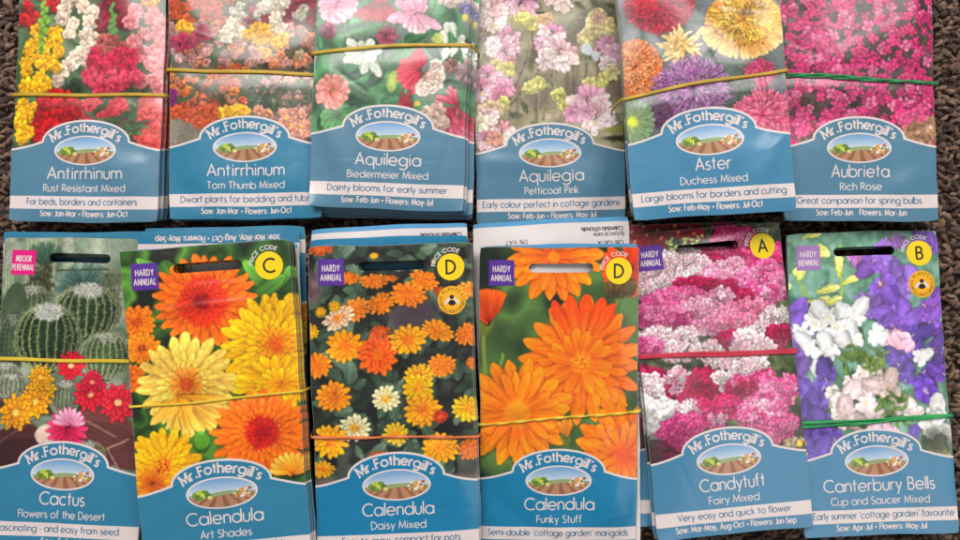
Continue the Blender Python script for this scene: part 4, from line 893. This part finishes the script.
def panel_obj(hf, lift, parent, ink):
    th = np.linspace(0, PI, 71); us = list(.5-.292*np.cos(th)); us = list(np.linspace(0, .206, 16))+us+list(np.linspace(.794, 1, 16))
    us = np.array(us); tops = np.array([arch(min(max(u, 0), 1)) for u in us]); ny = 80
    U = np.repeat(us[None]*.9944+.0028, ny, 0); Vv = np.linspace(0, 1, ny)[:, None]*tops[None]
    nx = len(us); idx = np.arange(nx*ny).reshape(ny, nx)
    F = np.stack([idx[:-1, :-1], idx[:-1, 1:], idx[1:, 1:], idx[1:, :-1]], -1).reshape(-1, 4)
    U = U.ravel(); Vv = Vv.ravel(); o = mesh_obj('label_panel', to_local(U, Vv, hf(U, Vv)+lift), F, M[ink], parent)
    strokes_obj('panel_outline', [list(zip(us, tops-.004))], .0135, lambda x, y: (x, y), hf, lift+.00004, M['white'], o)
    return o

def photo_obj(key, hf, parent):
    a = PICS[key](); ny = a.shape[0]
    us = np.linspace(.0028, .9972, NX); vs = np.linspace(V0, H-.003, ny)
    U, Vv, F = grid_uv(us, vs, slot=True)
    return mesh_obj('flower_photo', to_local(U, Vv, hf(U, Vv)), F, M['ink'], parent, colors=lin(a.reshape(-1, 3)))

def make_packet(key, label):
    pose = POSES[key]; hf = hf_key(key); WARP[0] = sum(map(ord, key))*1.37
    e = bpy.data.objects.new('seed_packet', None); C.objects.link(e); e.empty_display_size = .02
    e.matrix_world = pose.matrix(); tag(e, label, 'seed packet', 'seed packets laid out in two rows on the carpet')
    V, F, col = pouch_mesh(hf)
    mesh_obj('pouch', V, F, M['ink'], e, colors=col, smooth=False)
    photo_obj(key, hf, e)
    pan = panel_obj(hf, .00005, e, {'DAI': 'strong_blue', 'FUN': 'strong_blue', 'RRM': 'glare_blue', 'ABM': 'glare_blue', 'PP': 'glare_blue', 'AUB': 'glare_blue', 'AST': 'part_glare_blue', 'CAN': 'part_glare_blue', 'CBE': 'part_glare_blue'}.get(key, 'blue'))
    nm, nw, vr, vw_, st, sw_, se, sew, scu = TEXT[key]
    band = rect_obj('strapline_band', .0028, .9972, .083, .168, hf, .00010, M['white'], e, n=40)
    s, w = text_mesh(st, .040, sw_, stroke=.14, gap=.17); strokes_obj('strapline_lettering', s, w, straight(scu, .112), hf, .00016, M['teal_text'], band)
    s, w = text_mesh(nm, .075, nw, stroke=.115, gap=.18); strokes_obj('name_lettering', s, w, straight(.505, .283), hf, .00014, M['white'], pan)
    s, w = text_mesh(vr, .046, vw_, stroke=.125, gap=.18); strokes_obj('variety_lettering', s, w, straight(.505, .199), hf, .00014, M['white'], pan)
    s, w = text_mesh(se, .036, sew, stroke=.19, gap=.24); strokes_obj('season_lettering', s, w, straight(.505, .037), hf, .00014, M['white'], pan)
    s, w = text_mesh("Mr.Fothergill's", .056, .47, stroke=.195, gap=.2, serif=True); strokes_obj('brand_lettering', s, w, on_arc(.5, .595-.40, .40), hf, .00014, M['white'], pan)
    em = disc_obj('emblem', .5, VE-.002, .198, .087, hf, .00017, M['ink'], e, colfn=emblem_col, rings=44, seg=120)
    disc_obj('emblem_rim', .5, VE-.002, .210, .098, hf, .00014, M['white'], em, inner=.90, rings=2, seg=120)
    if key in CATG:
        a, b, mt = CATG[key]
        sq = rect_obj('category_square', .06, .218, H-.243, H-.082, hf, .00007, M[mt], e, n=10)
        w1, w2 = (.098, .142) if key == 'CAC' else (.105, .128)
        s, w = text_mesh(a, .038, w1, stroke=.14, gap=.34); strokes_obj('category_lettering', s, w, straight(.139, H-.157), hf, .00014, M['white'], sq)
        s, w = text_mesh(b, .038, w2, stroke=.14, gap=.34); strokes_obj('category_lettering', s, w, straight(.139, H-.213), hf, .00014, M['white'], sq)
    if key in PRICE:
        cu, cv = .872, H-.150
        dd = disc_obj('price_disc', cu, cv, .083, .083, hf, .00007, M['yellow'], e)
        s, w = text_mesh(PRICE[key], .08, None, stroke=.15); strokes_obj('price_letter', s, w, straight(cu, cv-.04), hf, .00014, M['black'], dd)
        s, w = text_mesh('PRICE CODE', .023, .19, stroke=.2, gap=.26); strokes_obj('price_lettering', s, w, on_arc(cu, cv, .096, 118), hf, .00014, M['white'], dd)
    if key in ('DAI', 'CBE'):
        cu, cv = .875, H-.355
        dd = disc_obj('pollinator_badge', cu, cv, .088, .088, hf, .00007, M['amber'], e)
        s, w = text_mesh('RHS PLANTS FOR', .019, .235, stroke=.12, gap=.28); strokes_obj('badge_lettering', s, w, on_arc(cu, cv, .060), hf, .00014, M['black'], dd)
        s, w = text_mesh('POLLINATORS', .019, .19, stroke=.12, gap=.28); strokes_obj('badge_lettering', s, w, on_arc_low(cu, cv, .080), hf, .00014, M['black'], dd)
        bee = disc_obj('bee_mark', cu, cv-.016, .024, .017, hf, .00010, M['black'], dd, rings=4, seg=28)
        disc_obj('bee_head', cu, cv+.020, .014, .013, hf, .00010, M['black'], dd, rings=3, seg=20)
        for sx in (-1, 1): disc_obj('bee_wing', cu+sx*.028, cv-.004, .010, .025, hf, .00012, M['white'], dd, rings=3, seg=20, ang=sx*.65)
    e['pk'] = key; del e['pk']
    return e

def copy_under(src, M4, label, keep=('pouch', 'flower_photo', 'label_panel', 'strapline_band')):
    c = src.copy(); C.objects.link(c); c.matrix_world = M4; c['label'] = label
    for ch in list(src.children):
        if ch.name.split('.')[0] in keep:
            d = ch.copy(); C.objects.link(d); d.parent = c
            for g in list(ch.children):
                if g.name.startswith('panel_outline') or (len(keep) > 4 and g.name.startswith('season')):
                    h = g.copy(); C.objects.link(h); h.parent = d
    return c

def back_packet(name_label, M4):
    """packet lying on its face: white printed back with a blue strip at the foot"""
    hf = hf_for(99); e = bpy.data.objects.new('seed_packet', None); C.objects.link(e)
    e.matrix_world = M4; tag(e, name_label, 'seed packet', 'seed packets laid out in two rows on the carpet')
    V, F, col = pouch_mesh(hf, back=True)
    mesh_obj('pouch', V, F, M['ink'], e, colors=col, smooth=False)
    U, Vv, F = grid_uv(np.linspace(0, 1, 61), np.linspace(0, H, 121), slot=True)
    bs = mesh_obj('printed_back', to_local(U, Vv, hf(U, Vv)), F, M['back'], e)
    rect_obj('blue_strip', 0, 1, 0, .028, hf, .00006, M['pale_blue'], e, n=14)
    for t, cap, w_, cu, v, sk in (('Calendula officinalis', .026, .26, .17+.0, .062, .2), ('Botanical name', .026, .19, .13, .098, .13), ('CB8 7QB, UK', .026, .16, .12, .152, .14), ('0% VAT', .028, .14, .72, .12, .12), ('Sow by', .026, .10, .5, .215, .13), ('packet.', .024, .12, .17, .205, .13)):
        s, w = text_mesh(t, cap, w_, stroke=sk, gap=.2); strokes_obj('back_lettering', s, w, straight(cu, v), hf, .00008, M['grey_text'], bs)
    return e

DESC = {
'RRM': ('tall snapdragon', 'spikes of yellow, cream and crimson snapdragons'),
'TT': ('dwarf snapdragon', 'massed small orange, yellow and pink snapdragons'),
'ABM': ('red and white columbine', 'pink, red and white columbines on green'),
'PP': ('pale columbine', 'faded pink and cream columbines, no rubber band'),
'AST': ('aster', 'shaggy red, yellow and mauve asters'),
'AUB': ('aubrieta', 'a mass of tiny rose pink flowers'),
'CAC': ('cactus', 'round spiny cacti and a pink square'),
'ART': ('large marigold', 'big orange and yellow double marigolds, price code C'),
'DAI': ('small marigold', 'many small orange daisies and a bee badge'),
'FUN': ('giant marigold', 'one huge orange marigold, price code D'),
'CAN': ('candytuft', 'pink and white candytuft heads, price code A'),
'CBE': ('bellflower', 'purple, white and pink bellflowers, price code B')}
ORD = ['', 'second', 'third', 'fourth', 'fifth', 'sixth', 'seventh']
# packets under the top one: (dx, dy) in photo pixels, extra turn, downwards; 'R...' entries are turned end for end
UND = {
'RRM': [(3, -1, 0), (5.5, -1.5, 0), (7.5, -1, .0)],
'TT': [(0, 1.5, 0), (1, 2.5, .004), (0, 1, 0)],
'ABM': [(3.5, 1.5, 0), (10, 5, .0), (6, 9, -.012), (8, 12, .02), (7, 9, 0)],
'PP': [(.5, .5, 0)],
'AST': [(-1, .5, .004), (-2, 0, .012), (0, -1, .022), (-4, -1, 0), (-2, -2, .01), (-1, -3, .0), (-3, -4, 0), (0, -4, 0), (-2, -4, 0)],
'AUB': [(0, 1, 0), (.5, 1.5, .003), (0, 2, 0), (.6, 2, 0), (0, 2, 0), (0, 2, 0)],
'CAC': [(-1, 0, 0), (0, 0, 0), (0, 1, 0), ('F', (8, 231.2), (150, 232.5)), (1, 0, 0), (0, 0, 0), (0, 0, 0)],
'ART': [(3.2, -1, 0), (7, -1.5, 0), ('B', (133, 249), (301, 243)), ('F', (133, 230.5), (305.5, 229.5)), ('F', (146.5, 227.6), (305.5, 226.3)), (12, 0, 0), (11, 0, 0), (12, 0, 0), (11, 0, 0), (10, 0, 0), (9, 0, 0), (8, 0, 0)],
'DAI': [(2.5, -.5, 0), (2, 0, 0), ('F', (305.5, 239.8), (471.5, 234.4)), ('B', (312, 229.4), (466, 222)), (2, 0, 0), (3, 0, 0), (2, 0, 0), (1, 0, 0), (0, 0, 0)],
'FUN': [('B', (477.5, 245.8), (638, 242.6)), ('B', (470, 223.6), (629, 215.6)), (-1.5, 0, 0), (0, 0, 0), (0, 0, 0), (0, 0, 0), (0, 0, 0)],
'CAN': [(-3, -.5, 0), (-12, -6, -.065), (-4, -4, -.02), (-2, -3, 0), (0, -3, 0)],
'CBE': [(0, 0, .003), (1, -1, 0), (0, -1, 0), (0, 0, 0)]}
def side_bounds(): pass
EXT = {}
LEAN = dict(ART=.95, AST=.8, DAI=.85, AUB=.7, ABM=.6, FUN=.7, CAC=.6, RRM=.5, CAN=.5)
for key in POSES:
    nm, dd = DESC[key]; top = POSES[key]
    src = make_packet(key, 'top %s packet, showing %s' % (nm, dd))
    lst = UND[key]; n = len(lst); los = []; rz, rx, ry = top.ang; z0 = top.c[2]; lo = hi = 0
    zb = .0012; vis = 0; seen = {}
    cpx = project(top.c)
    for k, it in enumerate(lst):
        f = 1-(k+1)/n*.97; z = zb+(z0-zb)*(1-(k+1)/n) if n > 1 else zb
        if key == 'FUN' and k == 0: z += .0007
        if it[0] in ('F', 'B'):
            a = at_z(*it[1], z); b = at_z(*it[2], z)
            for _ in range(3):
                zz = z+math.sin(rx*f)*H*W/2; a = at_z(*it[1], zz); b = at_z(*it[2], zz)
            d = b-a; g = math.atan2(d[1], d[0]); mid = (a+b)/2
            nrm = np.array([-math.sin(g), math.cos(g)])
            # the foot of this packet points up the picture
            cx, cy = mid[:2]-nrm*H*W/2
            P2 = Pose(cx, cy, z, g+PI, -rx*f, -ry*f)
            if it[0] == 'F':
                lab = {'CAC': 'upside down packet in the cactus pile, a thin pale blue edge above the cacti'}.get(key)
                if key == 'ART': lab = 'upside down blue packet with its sowing months showing above the large double marigold packet' if k == 3 else 'lower upside down packet, a plain pale blue edge just under the dwarf snapdragon packet'
                if key == 'DAI': lab = 'upside down packet, a plain light blue strip right above the small marigold packet'
                c = copy_under(src, P2.matrix(), lab, keep=('pouch', 'flower_photo', 'label_panel', 'strapline_band')+(('x',) if (key, k) == ('ART', 3) else ()))
                for ch in list(c.children):
                    pass
            else:
                lab = {('DAI', 3): 'white backed face down packet above the small marigold packet, tiny upside down print',
                       ('ART', 2): 'face down packet under the large double marigold packet, glimpsed only through its hang slot',
                       ('FUN', 0): 'face down packet just under the giant marigold packet, a narrow blue and white edge showing',
                       ('FUN', 1): 'white backed packet with botanical name print, face down above the giant marigold packet'}[(key, k)]
                back_packet(lab, P2.matrix())
            continue
        dx, dy, dr = it; s = (D-z)/FPX
        # parallax-free shift: same place over the pile, moved by the stated pixels
        app = at_z(cpx[0], cpx[1], z)[:2]; ln_ = LEAN.get(key, .5); base = top.c[:2]*(1-ln_)+app*ln_
        P2 = Pose(base[0]+dx*s, base[1]-dy*s, z, rz+dr, rx*f, ry*f)
        if k < 3: lab = '%s packet down in the %s pile, only its edge showing' % (ORD[k+1], nm)
        else: lab = 'one of the packets buried low in the %s pile' % nm
        copy_under(src, P2.matrix(), lab)
        q = P2.c[0]-top.c[0]; lo = min(lo, q); hi = max(hi, q)
    EXT[key] = (lo, hi)

# ------------------------------------------------------------------ rubber bands
def rubber_mat(name, col, col2):
    m, nt, b = new_mat(name); tc = nt.nodes.new('ShaderNodeTexCoord')
    n = nt.nodes.new('ShaderNodeTexNoise'); n.inputs['Scale'].default_value = 90
    nt.links.new(tc.outputs['Object'], n.inputs['Vector'])
    r = nt.nodes.new('ShaderNodeValToRGB'); r.color_ramp.elements[0].color = col; r.color_ramp.elements[1].color = col2
    r.color_ramp.elements[0].position = .3; r.color_ramp.elements[1].position = .7
    nt.links.new(n.outputs['Fac'], r.inputs['Fac']); nt.links.new(r.outputs[0], b.inputs['Base Color'])
    b.inputs['Roughness'].default_value = .48; b.inputs['Subsurface Weight'].default_value = .0
    return m
RBM = {'mustard': rubber_mat('mustard_rubber', L(176, 138, 30), L(206, 168, 44)), 'yellow': rubber_mat('yellow_rubber', L(214, 176, 36), L(232, 200, 60)),
       'green': rubber_mat('green_rubber', L(30, 120, 70), L(44, 146, 84)), 'orange': rubber_mat('orange_rubber', L(206, 104, 56), L(222, 124, 70)),
       'red': rubber_mat('red_rubber', L(186, 34, 58), L(214, 56, 78)), 'brightgreen': rubber_mat('bright_green_rubber', L(20, 140, 66), L(50, 166, 90))}
def band_loop(key, shift=0., z_add=0., wd=.0020, th=.0009, twist=0., cross=0., seed=0):
    top = POSES[key]; hf = hf_key(key); (u0, v0), (u1, v1) = rb_line(key); lo, hi = EXT[key]; r = random.Random(seed)
    P = []; N = []; n = 70
    ov = .006
    for i in range(n+1):
        t = -ov+(1+2*ov)*i/n; u = t; v = v0+(v1-v0)*(u-u0)/(u1-u0)+shift+cross*(t-.5)+RB[key][2]/W*math.sin(PI*t)
        v += .003*math.sin(t*9+seed)
        uu = min(max(u, 0), 1)
        P.append(top.world(u, v, float(hf(uu, v))+th/2+.00015+z_add)); N.append(top.R[:, 2])
    # round the right side, under the pile and back up the left
    def side(pa, ext, sgn):
        x = pa[0]+ext; out = [(np.array([pa[0]+sgn*.0006, pa[1], pa[2]-.0006]), np.array([sgn*.7, 0, .7]))]
        m = 10
        for j in range(1, m): out.append((np.array([pa[0]+sgn*.0008+ext*j/m+sgn*.0008*math.sin(PI*j/m), pa[1], max(.0006, pa[2]*(1-j/m))]), np.array([sgn, 0, 0])))
        return out
    R = side(P[-1], max(0, hi)+.0006, 1); Lf = side(P[0], min(0, lo)-.0006, -1)
    q = list(zip(P, N))+R
    a, b = R[-1][0], Lf[-1][0]
    for j in range(1, 12): q.append((a+(b-a)*j/12*np.array([1, 1, 0])+np.array([0, 0, -.0004-a[2]+.0004]), np.array([0, 0, -1.])))
    q += Lf[::-1]
    V = []; F = []; m = len(q); K = 10
    pp = np.array([x[0] for x in q]); nn = np.array([x[1] for x in q], float)
    for i in range(m):
        tg = pp[(i+1) % m]-pp[i-1]; tg /= np.linalg.norm(tg)+1e-12
        nv = nn[i]-tg*(nn[i]@tg); nv /= np.linalg.norm(nv)+1e-12; bv = np.cross(tg, nv)
        tw = twist*i/m*2*PI if i <= n else 0
        for k in range(K):
            a_ = 2*PI*k/K; cx = math.copysign(abs(math.cos(a_))**.6, math.cos(a_))*wd/2; cy = math.copysign(abs(math.sin(a_))**.6, math.sin(a_))*th/2
            x_ = cx*math.cos(tw)-cy*math.sin(tw); y_ = cx*math.sin(tw)+cy*math.cos(tw)
            V.append(pp[i]+bv*x_+nv*y_)
    for i in range(m):
        for k in range(K): F.append((i*K+k, i*K+(k+1) % K, ((i+1) % m)*K+(k+1) % K, ((i+1) % m)*K+k))
    return V, F
def rubber(key, col, label, loops):
    V = []; F = []
    for kw in loops:
        v, f = band_loop(key, **kw); b = len(V); V += v; F += [tuple(b+i for i in q) for q in f]
    o = mesh_obj('rubber_band', V, np.array(F), RBM[col]); tag(o, label, 'rubber band', 'rubber bands round the piles of seed packets')
rubber('RRM', 'mustard', 'mustard rubber band across the tall snapdragon packet', [dict(seed=1)])
rubber('TT', 'mustard', 'mustard rubber band across the dwarf snapdragon packet', [dict(seed=2)])
rubber('ABM', 'mustard', 'mustard rubber band bowed across the red and white columbines', [dict(seed=3)])
rubber('AST', 'mustard', 'mustard rubber band running aslant over the Aster packet', [dict(seed=4, wd=.0018)])
rubber('AUB', 'green', 'dark green twisted rubber band over the rose pink Aubrieta packet', [dict(seed=5, twist=5, wd=.0019, th=.0011), dict(seed=6, shift=-.010, cross=.012, twist=4, wd=.0016, th=.0008)])
rubber('CAC', 'yellow', 'yellow rubber band across the middle of the Cactus packet', [dict(seed=7)])
rubber('ART', 'yellow', 'thin yellow rubber band across the big orange and yellow marigolds', [dict(seed=8, wd=.0012, th=.0009)])
rubber('DAI', 'orange', 'orange rubber band low across the small daisies of the small marigold packet', [dict(seed=9, twist=3, wd=.0016, th=.0011)])
rubber('FUN', 'yellow', 'yellow twisted rubber band below the huge orange marigold', [dict(seed=10, twist=6, wd=.0017, th=.0009)])
rubber('CAN', 'red', 'doubled red rubber band over the pink Candytuft packet', [dict(seed=11, shift=.009, wd=.0015), dict(seed=12, shift=-.006, cross=-.006, wd=.0016)])
rubber('CBE', 'brightgreen', 'bright green doubled rubber band over the bellflower packet', [dict(seed=13, shift=.010, cross=-.008, twist=1, wd=.0019), dict(seed=14, shift=-.006, cross=.012, twist=2, wd=.002)])

# ------------------------------------------------------------------ carpet
m, nt, b = new_mat('carpet_backing'); M['backing'] = m
tc = nt.nodes.new('ShaderNodeTexCoord'); n = nt.nodes.new('ShaderNodeTexVoronoi'); n.inputs['Scale'].default_value = 200
nt.links.new(tc.outputs['Object'], n.inputs['Vector']); r = nt.nodes.new('ShaderNodeValToRGB')
r.color_ramp.elements[0].color = L(112, 90, 78); r.color_ramp.elements[1].color = L(60, 46, 40)
nt.links.new(n.outputs['Distance'], r.inputs['Fac']); nt.links.new(r.outputs[0], b.inputs['Base Color']); b.inputs['Roughness'].default_value = .95
me = bpy.data.meshes.new('carpet'); me.from_pydata([(-2, -2, -.0085), (2, -2, -.0085), (2, 2, -.0085), (-2, 2, -.0085)], [], [(0, 1, 2, 3)]); me.materials.append(m)
o = bpy.data.objects.new('carpet', me); C.objects.link(o); tag(o, kind='structure')
m, nt, b = new_mat('carpet_wool'); M['wool'] = m
a = nt.nodes.new('ShaderNodeVertexColor'); a.layer_name = 'Ink'
tc = nt.nodes.new('ShaderNodeTexCoord'); n = nt.nodes.new('ShaderNodeTexNoise'); n.inputs['Scale'].default_value = 900; n.inputs['Detail'].default_value = 3
nt.links.new(tc.outputs['Object'], n.inputs['Vector'])
mp = nt.nodes.new('ShaderNodeMapRange'); mp.inputs['To Min'].default_value = .55; mp.inputs['To Max'].default_value = 1.4; nt.links.new(n.outputs['Fac'], mp.inputs['Value'])
mu = nt.nodes.new('ShaderNodeVectorMath'); mu.operation = 'SCALE'; nt.links.new(a.outputs['Color'], mu.inputs[0]); nt.links.new(mp.outputs[0], mu.inputs['Scale']); nt.links.new(mu.outputs[0], b.inputs['Base Color'])
bp = nt.nodes.new('ShaderNodeBump'); bp.inputs['Strength'].default_value = .8; bp.inputs['Distance'].default_value = .001; nt.links.new(n.outputs['Fac'], bp.inputs['Height']); nt.links.new(bp.outputs[0], b.inputs['Normal'])
b.inputs['Roughness'].default_value = .9; b.inputs['Sheen Weight'].default_value = .15
def carpet_pile():
    pitch = .0033; xs = np.arange(-.42, .42, pitch); ys = np.arange(-.32, .34, pitch)
    Xg, Yg = np.meshgrid(xs, ys); Xg = Xg.ravel()+rng.uniform(-.0018, .0018, Xg.size); Yg = Yg.ravel()+rng.uniform(-.0018, .0018, Yg.size)
    keep = np.ones(len(Xg), bool)
    for p in POSES.values():
        c, s = math.cos(p.ang[0]), math.sin(p.ang[0]); dx, dy = Xg-p.c[0], Yg-p.c[1]
        lx = dx*c+dy*s; ly = -dx*s+dy*c; keep &= ~((np.abs(lx) < W/2-.014) & (np.abs(ly) < H*W/2-.014))
    Xg, Yg = Xg[keep], Yg[keep]; n = len(Xg); S, K = 6, 6
    t = np.linspace(0, 1, S)
    az = rng.normal(0, .75, n); ln = rng.uniform(.004, .0085, n); bend = rng.uniform(-1.6, 1.6, n); rad = rng.uniform(.0009, .0017, n)
    rise = rng.uniform(.2, .9, n); top = rng.uniform(-.0045, -.0010, n)
    P = np.zeros((n, S, 3)); ang = az[:, None]+bend[:, None]*(t[None]-.5)
    step = ln[:, None]/(S-1); dx = np.cos(ang)*step; dy = np.sin(ang)*step
    P[..., 0] = Xg[:, None]+np.cumsum(dx, 1)-dx.sum(1, keepdims=True)/2; P[..., 1] = Yg[:, None]+np.cumsum(dy, 1)-dy.sum(1, keepdims=True)/2
    P[..., 2] = top[:, None]-(2*t[None]-1)**2*ln[:, None]*.35*rise[:, None]+ (t[None]-.5)*rng.uniform(-.002, .002, n)[:, None]
    T = np.gradient(P, axis=1); T /= np.linalg.norm(T, axis=2, keepdims=True)
    up = np.zeros_like(T); up[..., 2] = 1; B = np.cross(T, up); B /= np.linalg.norm(B, axis=2, keepdims=True)+1e-9; Nn = np.cross(B, T)
    prof = (np.sin(PI*np.clip(t*.9+.05, 0, 1))**.5)[None]*rad[:, None]*rng.uniform(.8, 1.2, (n, S))
    V = np.zeros((n, S, K, 3)); ph = rng.uniform(0, 6, n)
    for k in range(K):
        a_ = 2*PI*k/K+ph[:, None]+t[None]*2.4
        rr = prof*(1+.34*np.cos(3*(a_-t[None]*5)))
        V[:, :, k] = P+B*(np.cos(a_)*rr)[..., None]+Nn*(np.sin(a_)*rr*.62)[..., None]
    V = V.reshape(-1, 3); base = (np.arange(n)*S*K)[:, None, None]; i = np.arange(S-1)[None, :, None]; k = np.arange(K)[None, None]
    k2 = (k+1) % K
    F = np.stack([base+i*K+k+0*base, base+i*K+k2, base+(i+1)*K+k2, base+(i+1)*K+k], -1).reshape(-1, 4)
    tone = rng.uniform(0, 1, n)**1.2; c0, c1 = lin(c3((62, 42, 33))), lin(c3((150, 116, 94)))
    col = c0+(c1-c0)*tone[:, None]; col = np.repeat(col, S*K, axis=0)
    o = mesh_obj('carpet_pile', V, F, M['wool'], colors=col, smooth=True); tag(o, 'brown twisted wool carpet pile under the packets', 'carpet pile', kind='stuff')
carpet_pile()

# ------------------------------------------------------------------ light, camera
w = bpy.data.worlds.new('World'); bpy.context.scene.world = w; w.use_nodes = True
bg = w.node_tree.nodes['Background']; bg.inputs['Color'].default_value = (.93, .96, 1., 1); bg.inputs['Strength'].default_value = AMB
def lamp(name, loc, target, sx, sy, power, col):
    l = bpy.data.lights.new(name, 'AREA'); l.shape = 'RECTANGLE'; l.size = sx; l.size_y = sy; l.energy = power; l.color = col
    o = bpy.data.objects.new(name, l); C.objects.link(o); o.location = loc
    o.rotation_euler = (Vector(target)-Vector(loc)).to_track_quat('-Z', 'Y').to_euler(); return o
for a_ in LAMPS: lamp(*a_)
cam = bpy.data.cameras.new('camera'); co = bpy.data.objects.new('camera', cam); C.objects.link(co)
cam.sensor_width = 36; cam.lens = FPX/960*36; cam.clip_start = .01; cam.clip_end = 50
co.location = (0, 0, D); co.rotation_euler = (TILT, 0, 0)
sc = bpy.context.scene; sc.camera = co
sc.view_settings.view_transform = 'Standard'; sc.view_settings.look = 'None'; sc.view_settings.exposure = 0; sc.view_settings.gamma = 1
